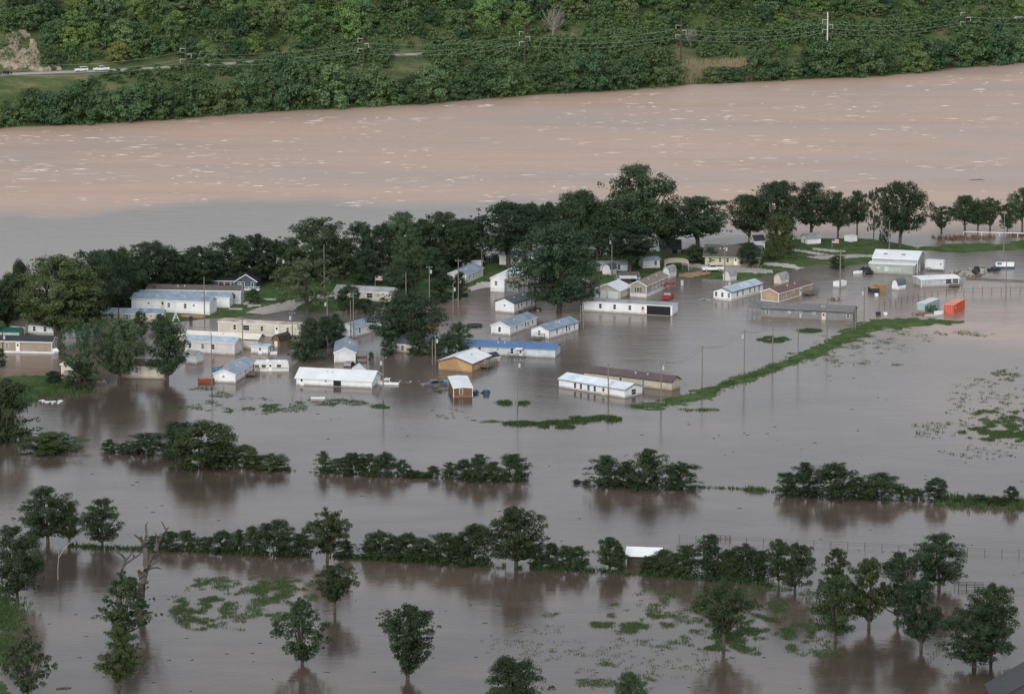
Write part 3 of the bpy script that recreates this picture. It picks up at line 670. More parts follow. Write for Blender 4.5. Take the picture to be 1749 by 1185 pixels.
for cx, base, wp, top, k, col, lab in [
    (102, 574, 150, 441, 'broad', LT, 'huge pale-leaved tree towering over the tan home with the charcoal roof'),
    (212, 528, 42, 494, 'bush', DK, 'ball-shaped bush beside the end of the white blue-roofed homes'),
    (433, 518, 24, 494, 'bush', DK, 'small clipped round bush on the lawn by the navy house'),
    (145, 662, 76, 546, 'open', MID, 'thin-leaved tree with pale bare limbs beside the cream shed'),
    (205, 650, 84, 546, 'broad', OL, 'grey-green windblown tree behind the cream home with brown roof'),
    (241, 577, 36, 529, 'feather', DK, 'small conifer-like tree in front of the cream home with shutters'),
    (272, 563, 26, 537, 'bush', DK, 'low bush beside the conifer-like tree and the lawn'),
    (286, 651, 78, 545, 'round', DK, 'layered dark tree over the small white shed'),
    (92, 656, 32, 634, 'bush', DK, 'round bush on the grassy bank below the tan home'),
    (138, 663, 50, 618, 'bush', DK, 'dense dark bush at the tip of the grassy bank'),
    (12, 704, 50, 648, 'bush', DK, 'dark bush on the grassy bank at the picture edge'),
    (0, 625, 26, 596, 'bush', DK, 'small bush in water by the tan home at the picture edge'),
    (545, 478, 118, 377, 'broad', DK, 'massive dark tree rising over the belt behind the olive tree'),
    (525, 532, 122, 444, 'open', OL, 'spreading olive-grey tree with visible limbs beside the gravel drive'),
    (630, 485, 58, 427, 'bush', DK, 'egg-shaped dark tree behind the cream home with grey roof'),
    (697, 500, 70, 408, 'round', MID, 'mid green tree in front of the hidden blue-roofed home'),
    (682, 507, 56, 455, 'bush', DK, 'bushy tree under the mid green one beside the flag'),
    (737, 473, 50, 424, 'bush', DK, 'low tree between the two utility poles near the belt'),
    (594, 531, 42, 488, 'bush', DK, 'dark bush covering the end of the cream grey-roofed home'),
    (624, 532, 48, 511, 'bush', DK, 'low shrubbery under the cream grey-roofed home'),
    (756, 513, 46, 469, 'bush', DK, 'dark rounded bush beside the flooded lane by the blue-roofed home'),
    (785, 509, 28, 466, 'bush', DK, 'upright bush covering the gable of a blue-roofed home'),
    (695, 594, 124, 499, 'broad', DK, 'big dome-shaped dark tree standing in water over a small cream house'),
    (524, 614, 58, 558, 'bush', DK, 'broad bush in water beside the dark barn-shaped shed'),
    (530, 604, 44, 545, 'round', DK, 'tree rising behind the broad bush near the white home gable'),
    (560, 592, 42, 541, 'bush', MID, 'lighter bush between the barn-shaped shed and the white home'),
    (574, 577, 28, 537, 'bush', DK, 'small dark bush against the white blue-roofed home end'),
    (664, 605, 30, 578, 'bush', DK, 'bush in the flood at the near end of the small cream house'),
    (711, 606, 32, 566, 'bush', DK, 'bush in the flood in front of the small cream house window'),
    (742, 606, 30, 576, 'bush', DK, 'bush in the flood at the far end of the small cream house'),
    (762, 607, 34, 570, 'bush', MID, 'leafy bush beside the bright blue-roofed home end'),
    (784, 608, 40, 552, 'round', MID, 'small tree in the flood against the bright blue-roofed home'),
    (634, 614, 10, 601, 'bush', MID, 'tiny sapling in open water by the white home deck'),
    (868, 458, 112, 351, 'high', DK, 'dark tree with a forked bare trunk before a white home'),
    (1090, 452, 128, 290, 'high', DK, 'tallest tree of the village, rising high against the river'),
    (1192, 430, 108, 340, 'high', DK, 'round dark tree by the river beside the black-roofed barn'),
    (1075, 465, 106, 384, 'high', DK, 'broad tree shading the pale blue homes'),
    (954, 535, 142, 386, 'broad', DK, 'huge dark tree standing in water amid the homes'),
    (1186, 449, 40, 419, 'bush', DK, 'dark hedge bush between barn and cream house'),
    (1214, 452, 26, 423, 'bush', DK, 'little tree against the cream house wall'),
    (1281, 457, 44, 416, 'round', DK, 'small round tree in front of the cream house'),
    (1280, 420, 72, 337, 'high', DK, 'riverside tree with ragged edge behind the cream house'),
    (1326, 421, 82, 315, 'high', DK, 'tall dark riverside tree above the pale blue shed'),
    (1385, 411, 78, 316, 'high', DK, 'tall dark riverside tree above the grey-roofed white shed'),
    (1332, 442, 54, 365, 'bush', YEL, 'brownish green dense tree on the lawn by the cream house'),
    (1431, 411, 50, 332, 'high', DK, 'riverside tree with bare stems by the small white box shed'),
    (1464, 403, 38, 329, 'high', DK, 'narrow riverside tree behind the small white box shed'),
    (1492, 410, 28, 322, 'open', DK, 'thin leaning riverside tree with sparse top'),
    (1537, 428, 84, 315, 'high', DK, 'heavy-crowned tree with thick pale trunk behind the metal building'),
    (1510, 426, 22, 372, 'open', DK, 'thin-stemmed tree beside the heavy-crowned one'),
    (1608, 399, 46, 354, 'flat', MID, 'first small tree of the row standing in the river edge'),
    (1648, 398, 50, 337, 'high', MID, 'tallest light green tree of the row in the river edge'),
    (1670, 397, 38, 349, 'high', MID, 'middle tree of the row in the river edge'),
    (1691, 397, 46, 340, 'flat', MID, 'tree with clear trunk in the row in the river edge'),
    (1720, 396, 30, 350, 'round', MID, 'small tree behind the tall pole in the river edge'),
    (1746, 394, 46, 324, 'high', MID, 'tall tree cut by the picture edge over the white pipe'),
    (1430, 458, 28, 437, 'bush', DK, 'dark shrub by the flooded lane near the metal building')]:
    dry = base < 535 and not (470 < base < 535 and 880 < cx < 1000)
    tree(cx, base, wp, top, k, col, lab, z=.3 if dry else 0, name='shrub' if k == 'bush' else 'tree')

# far bank: trees along the waterline
LFB = 'rounded green tree in the unbroken row along the far waterline'; GFB = 'trees along the far waterline'
x = -30; k1 = 0
g0 = np.random.default_rng(5)
bp_ = np.array(BANK_PX)
while x < 1790:
    by = float(np.interp(x, bp_[:, 0], bp_[:, 1])); wpx = g0.uniform(36, 74); hpx = wpx * g0.uniform(.75, 1.15)
    if 230 < x < 640: hpx *= 1.15
    if 1000 < x < 1130: hpx *= 1.1
    if x > 1300: hpx *= .92
    if 1170 < x < 1200 or 1262 < x < 1285: x += 18; continue
    if 1200 <= x <= 1262: hpx = 27; wpx = 40
    P = G(x, by); yy = bank_pt(P.x, g0.uniform(1, 4)); q = (P.x, yy, -.1)
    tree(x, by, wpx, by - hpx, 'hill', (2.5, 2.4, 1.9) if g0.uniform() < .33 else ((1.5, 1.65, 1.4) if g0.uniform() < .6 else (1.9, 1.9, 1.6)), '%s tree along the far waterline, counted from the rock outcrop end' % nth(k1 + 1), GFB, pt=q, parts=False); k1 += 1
    x += wpx * .56
# trees that merge into one mass: joined copies of small crowns
def joined(name, items, label):
    src = []
    for cm, _ in TREES['wood']:
        V = np.empty(len(cm.vertices) * 3, np.float32); cm.vertices.foreach_get('co', V); src.append(V.reshape(-1, 3))
    g = np.random.default_rng(4); Vs = []; n = 0
    for (X, Y, z, ww, hh) in items:
        V = src[int(g.integers(len(src)))]; a = g.uniform(0, 6.28); c_, s_ = math.cos(a), math.sin(a)
        Vs.append(np.stack([X + ww * (V[:, 0] * c_ - V[:, 1] * s_), Y + ww * (V[:, 0] * s_ + V[:, 1] * c_), z + hh * V[:, 2]], 1))
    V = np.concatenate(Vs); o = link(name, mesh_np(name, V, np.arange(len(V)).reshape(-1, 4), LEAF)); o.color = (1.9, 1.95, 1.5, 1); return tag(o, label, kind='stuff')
items = []
for k in range(900):
    X = g0.uniform(-205, 235); d = g0.uniform(7, 46); Y = bank_pt(X, d); z = float(hill_h(np.array([X]), np.array([Y]))[0]); px, py = proj((X, Y, z))
    if px < 215 and d > 10 or px > 1800 or px < -30: continue
    if 655 < px < 725 and d > 16: continue
    if 1150 < px < 1300 and d < 27: continue
    if d > 24 and px < 650 and g0.uniform() < .55: continue
    hh = g0.uniform(3.5, 6.5); ww = g0.uniform(4.5, 7.5)
    if px < 450 and d > 20: hh = g0.uniform(1.2, 2.6); ww = 3.5
    elif px > 740 and d > 30: hh = g0.uniform(4.5, 7.5)
    if d < 14: hh *= 1.15
    if px < 650 and d > 36: hh *= .6
    items.append((X, Y, z - .3, ww, hh))
    if len(items) > 330: break
for px_ in np.arange(740, 1790, 7.0):
    X = G(px_, 120, 8).x * 1.0; d = g0.uniform(38, 46.5); Y = bank_pt(X, d); z = float(hill_h(np.array([X]), np.array([Y]))[0]); qx = proj((X, Y, z))[0]
    if 1150 < qx < 1300: d = g0.uniform(40, 46); Y = bank_pt(X, d); z = float(hill_h(np.array([X]), np.array([Y]))[0])
    items.append((X, Y, z - .3, g0.uniform(5, 8), g0.uniform(4.0, 6.5)))
for px_ in np.arange(440, 662, 5.5):
    X = G(px_, 130, 8).x; d = g0.uniform(36, 46); Y = bank_pt(X, d); items.append((X, Y, float(hill_h(np.array([X]), np.array([Y]))[0]) - .3, g0.uniform(4.5, 7), g0.uniform(4.0, 6.5)))
for px_ in np.arange(188, 450, 5.0):
    X = G(px_, 135, 8).x; d = g0.uniform(36, 46.3); Y = bank_pt(X, d); items.append((X, Y, float(hill_h(np.array([X]), np.array([Y]))[0]) - .3, g0.uniform(3, 5.5), g0.uniform(1.6, 3.8) * (.55 if px_ < 230 else 1)))
# the wood on the hillside: the crowns that show largest one by one, the rest as a mass
LH = 'green tree in the dense wood covering the far hillside'; GH = 'trees of the far hillside wood'
spots = []
g1 = np.random.default_rng(21)
for k in range(9000):
    X = g1.uniform(-190, 235); d = g1.uniform(59, 124); Y = bank_pt(X, d); z = float(hill_h(np.array([X]), np.array([Y]))[0]); px, py = proj((X, Y, z))
    if px < -25 or px > 1775 or py < -30: continue
    if px < 76 and d < 84 and py > 58: continue
    if any((X - q[0]) ** 2 + (Y - q[1]) ** 2 < 5.4 ** 2 for q in spots): continue
    ww = 5.5 + 9 * g1.uniform() ** 1.6; hh = ww * g1.uniform(.75, 1.15)
    if d < 66: ww *= .7; hh *= .6
    spots.append((X, Y, z - .4, ww, hh, px, py))
spots.sort(key=lambda q: -q[3] * q[4] * (1 if 0 < q[5] < 1749 and q[6] > 15 else .3))
print('hill trees', len(spots))
for (X, Y, z, ww, hh, px, py) in spots[:140]:
    r = g1.uniform(); col = (1.95, 2.0, 1.6) if r < .40 else ((2.9, 2.8, 1.7) if r < .68 else ((1.3, 1.5, 1.4) if r < .88 else (2.9, 2.5, 2.1)))  # foliage greens with blue raised, painting thin distance haze into the leaves
    e = tree(px, py, 10, py - 10, 'hill', col, LH, GH, pt=(X, Y, z), parts=False); e.scale = (ww, ww, hh)
joined('hillside_wood', [q[:5] for q in spots[140:]], 'far hillside wood whose crowns merge into one mass')
joined('slope_wood', items, 'scrubby trees merging on the slope below the far road')
def scatter_brush(name, pts, per, size, spread, mat, label, cat_kind='stuff', height=1.0, g=np.random.default_rng(3), aspect=.62, color=(1, 1, 1, 1)):
    P = np.repeat(np.asarray(pts), per, axis=0); n = len(P)
    d = g.normal(size=(n, 3)); d /= np.linalg.norm(d, axis=1, keepdims=True); d[:, 2] = np.abs(d[:, 2])
    rr = g.uniform(.5, 1, n)[:, None]
    p = P + d * rr * np.array([spread, spread, spread * height])
    V, Q = quads_from(p, d + g.normal(size=(n, 3)) * .6, size * g.uniform(.6, 1.4, n), aspect, g)
    o = link(name, mesh_np(name, V, Q, mat)); o.color = color; tag(o, label, kind='stuff'); return o
# undergrowth filling the slope, and trees beyond the ones that can be picked apart
pts = []
for k in range(2600):
    X = g1.uniform(-260, 300); d = g1.uniform(60, 175); Y = bank_pt(X, d); pts.append((X, Y, float(hill_h(np.array([X]), np.array([Y]))[0])))
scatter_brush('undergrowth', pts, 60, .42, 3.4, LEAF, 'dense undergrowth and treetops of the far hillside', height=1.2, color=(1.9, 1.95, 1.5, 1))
pts = []
for k in range(700):
    X = g1.uniform(-200, 235); d = g1.uniform(3, 45); Y = bank_pt(X, d); z = float(hill_h(np.array([X]), np.array([Y]))[0]); px, py = proj((X, Y, z))
    if px < 225 and d > 8 or 1160 < px < 1290 or (680 < px < 760 and d > 20): continue
    pts.append((X, Y, z))
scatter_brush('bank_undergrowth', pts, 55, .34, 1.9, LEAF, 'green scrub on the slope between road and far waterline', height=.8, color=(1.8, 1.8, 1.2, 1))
pts = []
for k in range(400):
    px = g1.uniform(500, 1250); X = g1.uniform(-110, 130); d = g1.normal(38, 9); Y = bank_pt(X, d); pts.append((X, Y, float(hill_h(np.array([X]), np.array([Y]))[0])))
for k in range(60):
    X = g1.uniform(-140, 200); d = g1.uniform(60, 72); Y = bank_pt(X, d); pts.append((X, Y, float(hill_h(np.array([X]), np.array([Y]))[0])))
scatter_brush('bare_brush', pts, 26, .5, 1.9, BRUSH, 'leafless grey brown brush on the far slope', height=1.3, aspect=.1)
pts = []
for k in range(1500):
    px = g1.uniform(1155, 1285); py = g1.uniform(120, 142); a = G(px, py, 0); d = g1.uniform(2, 22); X = a.x; Y = bank_pt(X, d)
    pts.append((X, Y, float(hill_h(np.array([X]), np.array([Y]))[0])))
def blades(name, pts, h, wd, mat, label, per=3, g=np.random.default_rng(8), color=(1, 1, 1, 1), kind='stuff', spread=.25):
    P = np.repeat(np.asarray(pts, dtype=float), per, axis=0); n = len(P)
    P[:, :2] += g.normal(size=(n, 2)) * spread
    hh = h * g.uniform(.45, 1.3, n); a = g.uniform(0, 6.28, n); ww = wd * g.uniform(.5, 1.3, n)
    u = np.stack([np.cos(a) * ww, np.sin(a) * ww, 0 * a], 1); tip = np.stack([g.normal(size=n) * hh * .35, g.normal(size=n) * hh * .35, hh], 1)
    V = np.stack([P - u - [0, 0, .05], P + u - [0, 0, .05], P + tip], 1).reshape(-1, 3)
    o = link(name, mesh_np(name, V, np.arange(3 * n).reshape(-1, 3), mat)); o.color = color; tag(o, label, kind=kind); return o
blades('reeds', pts, 2.2, .22, REED, 'pale dry reeds in a gap of the far bank trees', 3)
# ------------------------------------------------------------------ buildings
def frame_of(Ppx, Qpx, z=0.0):
    P = G(*Ppx, z); Q = G(*Qpx, z); d = Q - P; L = d.length; a = math.atan2(d.y, d.x)
    return P, a, L
def solve_w(P, a, L, gx, end, z=0):
    y = Vector((-math.sin(a), math.cos(a), 0)); o = P if end == 'A' else P + Vector((math.cos(a), math.sin(a), 0)) * L
    lo, hi = .5, 40
    s0 = proj(o + y * hi)[0] - proj(o)[0]
    for k in range(40):
        m = (lo + hi) / 2; dx = proj(o + y * m)[0] - proj(o)[0]
        if abs(dx) < abs(gx - proj(o)[0]): lo = m
        else: hi = m
    return min(max(lo, 2.0), 13)
def face_map(face, L, w):
    """(u along the wall, v out of the wall, z) -> local xyz for a wall face"""
    if face == 'F': return lambda u, v, z: (u, -v, z)
    if face == 'A': return lambda u, v, z: (-v, w - u, z)
    if face == 'B': return lambda u, v, z: (L + v, u, z)
def fbox(fm, u0, u1, v0, v1, z0, z1, b=None):
    b = b or MB(); c = [fm(u, v, z) for z in (z0, z1) for (u, v) in ((u0, v0), (u1, v0), (u1, v1), (u0, v1))]
    return b.add(c, [(0, 3, 2, 1), (4, 5, 6, 7), (0, 1, 5, 4), (1, 2, 6, 5), (2, 3, 7, 6), (3, 0, 4, 7)])
def add_window(root, fm, u, zc, ww, hh, frm=TRIMW, pane=GLASS, shutters=None):
    b = MB(); t = .07
    fbox(fm, u - ww / 2, u + ww / 2, .003, .06, zc + hh / 2 - t, zc + hh / 2, b); fbox(fm, u - ww / 2, u + ww / 2, .003, .06, zc - hh / 2, zc - hh / 2 + t, b)
    fbox(fm, u - ww / 2, u - ww / 2 + t, .003, .06, zc - hh / 2 + t, zc + hh / 2 - t, b); fbox(fm, u + ww / 2 - t, u + ww / 2, .003, .06, zc - hh / 2 + t, zc + hh / 2 - t, b)
    fbox(fm, u - ww / 2 + t, u + ww / 2 - t, .003, .05, zc - .03, zc + .03, b)
    f = b.build('window', frm, root)
    rv = random.random(); pane = pane if rv < .6 else (BLIND if rv < .78 else CURTAIN)
    for s in (0, 1):
        z0 = zc - hh / 2 + t if s == 0 else zc + .03; z1 = zc - .03 if s == 0 else zc + hh / 2 - t
        fbox(fm, u - ww / 2 + t, u + ww / 2 - t, .004, .025, z0, z1).build('pane', pane, f)
    if shutters:
        for s in (-1, 1):
            uu = u + s * (ww / 2 + .2); fbox(fm, uu - .16, uu + .16, .003, .04, zc - hh / 2, zc + hh / 2).build('shutter', shutters, root)
def add_door(root, fm, u, z0, ww=.95, hh=2.0, m=TRIMW, glass=True):
    f = fbox(fm, u - ww / 2, u + ww / 2, .003, .05, z0, z0 + hh).build('door', m, root)
    if glass: fbox(fm, u - .22, u + .22, .05, .06, z0 + hh * .55, z0 + hh * .85).build('pane', GLASS, f)
    fbox(fm, u + ww / 2 - .16, u + ww / 2 - .08, .05, .1, z0 + hh * .45, z0 + hh * .49).build('handle', GALV, f)
def volume(root, L, w, eave, rise, wall, roof, trim=TRIMW, over=.28, x0=0, y0=0, skirt=0, zb=-1.2, style='gable', vents=1, corner=True):
    """wall, roof, fascia, skirting of one gabled, flat or gambrel block with its front wall on y0 and ridge along x"""
    x1, y1 = x0 + L, y0 + w; ym = y0 + w / 2
    if style == 'gambrel': prof = [(y0, zb), (y1, zb), (y1, eave), (y1 - w * .16, eave + rise * .68), (ym, eave + rise), (y0 + w * .16, eave + rise * .68), (y0, eave)]
    elif style == 'shed': prof = [(y0, zb), (y1, zb), (y1, eave + rise), (y0, eave)]
    else: prof = [(y0, zb), (y1, zb), (y1, eave), (ym, eave + rise), (y0, eave)]
    MB().prism(prof, 'x', x0, x1).build('wall', wall, root)
    th = .10; o = over; top = prof[2:]; b = MB(); e = .012
    # roof skin following the profile, overhanging
    pts = [(p[0], p[1]) for p in top]
    def ext(a, c, d): 
        k = math.hypot(a[0] - c[0], a[1] - c[1]) or 1; return (a[0] + (a[0] - c[0]) / k * d, a[1] + (a[1] - c[1]) / k * d)
    pts = [ext(pts[0], pts[1], o)] + pts[1:-1] + [ext(pts[-1], pts[-2], o)]
    lo = [(p[0], p[1] + e) for p in pts]; hi = [(p[0], p[1] + e + th) for p in pts]
    b.prism(lo[::-1] + hi, 'x', x0 - o, x1 + o); rf = b.build('roof', roof, root)
    if vents and L > 9 and style == 'gable':
        for k in range(vents):
            u = x0 + L * (.25 + .5 * random.random()); v = w * .3; zz = eave + rise * (v / (w / 2)) + th
            MB().box(u - .14, u + .14, y0 + v - .14, y0 + v + .14, zz - .05, zz + .32).build('roof_vent', GALV, rf)
    if trim:
        b = MB(); f = pts[-1]; b.box(x0 - o, x1 + o, f[0] - .03, f[0] - .003, f[1] - .12, f[1] + th * .8); b.build('fascia', trim, root)
        for xx, sgn in ((x0 - o, -1), (x1 + o, 1)):
            pr = [(p[0], p[1] - .14) for p in pts][::-1] + [(p[0], p[1] + th * .9) for p in pts]
            MB().prism(pr, 'x', xx + sgn * .003, xx + sgn * .03).build('rake_board', trim, root)
        if corner:
            for xx, yy in ((x0, y0), (x1, y0), (x0, y1), (x1, y1)):
                sx = -1 if xx == x0 else 1; sy = -1 if yy == y0 else 1
                MB().box(min(xx + sx * .02, xx - sx * .1), max(xx + sx * .02, xx - sx * .1), min(yy + sy * .02, yy - sy * .1), max(yy + sy * .02, yy - sy * .1), zb, eave - .02).build('corner_post', trim, root)
    if skirt:
        MB().box(x0 - .035, x1 + .035, y0 - .035, y1 + .035, zb - .1, skirt).build('skirting', SKIRT, root)
def home(P, Q, e, wall, roof, label, w=4.6, gx=None, end=None, rise=.85, trim=TRIMW, skirt=0, wins=(), z=0.0, name='mobile_home', cat='mobile home', style='gable', over=.25, vents=2, corner=True, roll=0):
    p, a, L = frame_of(P, Q, z)
    if gx is not None: w = solve_w(p, a, L, gx, end)
    py = (P[1] if end == 'A' else Q[1]) if end else (P[1] + Q[1]) / 2
    eave = hm(e, py)
    root = empty(name, p, a, label, cat)
    if roll: root.rotation_euler = (roll, 0, a)
    volume(root, L, w, eave, rise, wall, roof, trim, over, skirt=skirt, style=style, vents=vents, corner=corner)
    for it in wins:
        face, t, kd = it[0], it[1], it[2]; fm = face_map(face, L, w); ln = L if face == 'F' else w; u = ln * t
        zc = eave * .6 if eave > 2.0 else eave * .52
        hmax = max(.5, eave - .35)
        if kd == 'w': add_window(root, fm, u, zc, .8, min(1.25, hmax))
        elif kd == 'sh': add_window(root, fm, u, zc, .9, min(1.25, hmax), shutters=TRIMB)
        elif kd == 'dk': add_window(root, fm, u, zc, 1.0, min(1.25, hmax), shutters=TRIMD)
        elif kd == 'W': add_window(root, fm, u, zc, 1.7, min(1.3, hmax))
        elif kd == 's': add_window(root, fm, u, eave * .68, .65, .55)
        elif kd == 'd': add_door(root, fm, u, max(-.3, eave - 2.35))
        elif kd == 'D': add_door(root, fm, u, max(-.3, eave - 2.35), m=DOORC)
        elif kd == 'G': fbox(fm, u - ln * .2, u + ln * .2, .003, .06, -.5, eave * .86).build('garage_door', TRIMW, root)
        elif kd == 'K': fbox(fm, u - it[3] / 2, u + it[3] / 2, .003, .05, .12, eave - .18).build('opening', BLACK, root)
        elif kd == 'AC': fbox(fm, u - .3, u + .3, .05, .4, zc - .5, zc - .05).build('air_conditioner', GALV, root)
    root['L'] = L; root['w'] = w; root['eave'] = eave
    return root

def deck(root, x0, x1, y0, y1, z, m=DECKW, name='deck', rail=.9, steps=True):
    d = MB().box(x0, x1, y0, y1, z - .12, z).build(name, m, root)
    n = max(2, int((x1 - x0) / 1.1)); 
    for k in range(n + 1):
        x = x0 + (x1 - x0) * k / n; MB().box(x - .05, x + .05, y0 - .05, y0 + .05, -1, z + rail).build('post', m, d)
    for zz in (z + rail, z + rail * .5): MB().box(x0, x1, y0 - .03, y0 + .03, zz - .04, zz + .04).build('rail', m, d)
    for xx in (x0, x1): MB().box(xx - .03, xx + .03, y0, y1, z + rail - .04, z + rail + .04).build('rail', m, d)
    return d

home((-75, 600), (89, 604), 20, TAN, RCHAR, 'tan mobile home with charcoal roof and white skirting in brown water', skirt=.45, wins=[('F', .53, 'w'), ('F', .645, 'd'), ('F', .2, 'w'), ('F', .36, 'w'), ('B', .5, 'w')])
home((-30, 577), (33, 578), 11, siding('pale_green_panel', (.45, .58, .53), .5, True), RGREEN, 'low shed with green metal roof and pale green wall', 4, rise=.7, name='shed', cat='shed', trim=None, vents=0)
home((20, 569), (42, 571), 13, CREAM, RBROWN, 'beige shed with brown roof behind the green-roofed shed', 3.4, rise=1.5, name='shed', cat='shed', z=.2, vents=0)
home((45, 569), (91, 571), 14, WHITE, RLGREY, 'white house half hidden under the huge pale-leaved tree', 6, rise=2.0, name='house', cat='house', z=.2, wins=[('F', .3, 'w'), ('F', .7, 'w')])
home((174, 547), (277, 549), 13, CREAM, RBLUE, 'cream mobile home with blue roof and blue shutters', 4.2, rise=.8, z=.2, wins=[('F', .18, 'w'), ('F', .42, 'sh'), ('F', .82, 's')])
home((225, 531), (358, 538), 22, WHITE, RBLUE, 'front one of two white homes with blue roofs beside the lawn', 4.8, skirt=.7, z=.3, wins=[('F', .22, 's'), ('F', .40, 'D'), ('F', .48, 'w'), ('F', .69, 'w'), ('F', .8, 's')])
home((232, 523), (392, 526.5), 19, WHITE, RBLUE, 'rear one of two white homes with blue roofs beside the lawn', 4.8, skirt=.6, z=.3, wins=[('F', .85, 'w'), ('F', .3, 's')])
home((251, 517), (411, 520), 23, GREYB, RBROWN, 'grey-blue mobile home with brown shingle roof next to the navy house', 4.8, skirt=.5, z=.3, wins=[('F', .16, 's'), ('F', .37, 's'), ('F', .57, 's'), ('F', .69, 's'), ('F', .93, 'w'), ('B', .4, 'w')])
r = home((337, 491.5), (404, 492.5), 14, NAVY, RNAVY, 'navy blue house with dark hip roof, white trim and porch', 9.5, rise=2.6, name='house', cat='house', z=.3, over=.5, vents=1, wins=[('F', .2, 's'), ('F', .62, 'W'), ('F', .76, 'W'), ('F', .9, 'w')])
wing = empty('porch_wing', (10.2, -.8, 0), 0); wing.parent = r
# cross gable wing of the navy house
MB().prism([(10.3, -1.2), (15.6, -1.2), (15.6, 2.2), (12.95, 3.9), (10.3, 2.2)], 'y', -1.5, 7).build('wing_wall', NAVY, r)
MB().prism([(9.9, 2.0), (12.95, 3.95), (16.0, 2.0), (16.0, 2.12), (12.95, 4.07), (9.9, 2.12)], 'y', -1.9, 7.2).build('wing_roof', RNAVY, r)
MB().prism([(9.9, 1.9), (12.95, 3.85), (16.0, 1.9), (16.0, 2.13), (12.95, 4.08), (9.9, 2.13)], 'y', -1.95, -1.905).build('wing_rake_board', TRIMW, r)
bpy.data.objects.remove(wing)
for u in (11.2, 12.2, 14.6): fm_ = lambda a, v, zz: (a, -1.5 - v, zz); add_window(r, fm_, u, 1.35, .75, 1.3)
deck(r, 11.2, 16.6, -3.6, -1.6, .25, TRIMW, 'porch', .8)
home((373, 569), (514, 577), 20, CREAM, RRUST, 'cream trailer home with rust-patched flat roof', 4.2, rise=.15, over=.12, skirt=.3, wins=[('F', .2, 'w'), ('F', .34, 'W'), ('F', .53, 'w'), ('F', .71, 'd'), ('F', .84, 'w'), ('F', .94, 's')], vents=0)
home((306, 590), (441, 597), 17, CREAM, RCREAM, 'long cream mobile home with cream roof and brown gable', gx=452, end='B', trim=TRIMD, corner=False, wins=[('F', .25, 's'), ('F', .42, 's'), ('F', .52, 's'), ('F', .6, 's'), ('B', .5, 'w')])
home((316, 602), (401, 607), 21, PINKW, RLBLUE, 'pinkish white ribbed mobile home with pale blue roof', gx=414, end='B', corner=False, wins=[('F', .36, 'w'), ('F', .57, 'w'), ('F', .1, 'w')])
home((429, 603), (457, 605), 13, WHITE, RLBLUE, 'small white shed with flat pale blue roof by the cream home', gx=466, end='B', rise=.25, name='shed', cat='shed', over=.35, vents=0, wins=[('F', .55, 'd'), ('B', .5, 'w')])
home((316, 620), (335, 622), 14, WHITE, RLGREY, 'small white shed under the layered dark tree', 3.0, rise=.9, name='shed', cat='shed', vents=0)
home((200, 645), (281, 647), 23, CREAM, RBROWN, 'cream mobile home with brown roof behind a utility pole', gx=288, end='B', corner=False, trim=TRIMD, wins=[('F', .42, 'w'), ('F', .82, 's'), ('F', .34, 'd')])
home((105, 639), (124, 641), 17, CREAM, RCREAM, 'cream shed beside the thin-leaved tree', 3.6, rise=.3, name='shed', cat='shed', vents=0)
r = home((402, 654), (435, 632), 15, WHITE, RBLUE, 'white mobile home with blue roof beside a red half-sunk boat', gx=365.5, end='A', rise=.95, trim=TRIMW, wins=[('A', .45, 's'), ('F', .25, 's'), ('F', .5, 'd'), ('F', .75, 's')])
deck(r, 7.5, 11.5, -2.3, -.1, .5)
home((478, 593), (497, 588), 11, WOODB, RCHAR, 'brown barn-shaped shed with dark gambrel roof', gx=465, end='A', rise=1.3, style='gambrel', name='shed', cat='shed', trim=None, vents=0, wins=[('A', .5, 'G')])
home((604.7, 577), (652, 563), 17, WHITE, RBLUE, 'white blue-roofed mobile home half behind the big dome-shaped tree', gx=577.7, end='A', corner=False, wins=[('F', .2, 'w'), ('F', .65, 'w'), ('A', .8, 's')])
r = home((607, 619.5), (609, 601), 17.5, WHITE2, RBLUE, 'white home with blue roof turning its gable to open water', gx=571, end='A', rise=1.1, trim=TRIMW)
deck(r, 1.5, 4.5, -2.6, -.2, .7, M('brown_deck_wood', (.16, .07, .05), .8, .15, 2))
home((674, 601), (742, 603), 14, CREAM, RSLATE, 'small cream house with slate roof under the dome-shaped tree', 6.5, rise=1.7, name='house', cat='house', wins=[('F', .2, 'w'), ('F', .62, 'w'), ('F', .86, 'w')])
home((572, 512), (668, 517), 17, CREAM, RLGREY, 'cream mobile home with grey roof behind the gravel drive bushes', 4.8, z=.3, wins=[('F', .42, 'w'), ('F', .62, 'W'), ('F', .15, 'w')])
home((658, 471), (694, 462), 13, WHITE, RBLUE, 'white blue-roofed home almost hidden in the tree belt', gx=651, end='A', rise=1.0, z=.3)
r = home((506.5, 657), (635, 663), 13, WHITE, RWHITE, 'long white double home with white roof deep in the flood', gx=650, end='B', rise=1.5, over=.35, wins=[('F', .07, 'd'), ('F', .39, 's'), ('B', .5, 's'), ('F', .52, 'K', 1.0), ('F', .57, 'K', .8)])
yb = r['w']; MB().prism([(10.5, 1.0), (13.7, 1.0), (13.7, r['eave'] + .4), (12.1, r['eave'] + 1.9), (10.5, r['eave'] + .4)], 'y', yb * .5, yb + 1.2).build('dormer', WHITE, r)
MB().prism([(10.2, r['eave'] + .2), (12.1, r['eave'] + 2.0), (14.0, r['eave'] + .2), (14.0, r['eave'] + .3), (12.1, r['eave'] + 2.1), (10.2, r['eave'] + .3)], 'y', yb * .45, yb + 1.5).build('dormer_roof', RWHITE, r)
r = home((806, 636), (838, 622), 15, PLY, RWHITE, 'unpainted plywood-clad house with white roof in the flood', gx=749, end='A', rise=1.3, over=.3, trim=TRIMD, corner=False, name='house', cat='house', wins=[('F', .2, 'w'), ('F', .7, 'd'), ('F', .85, 'w')])
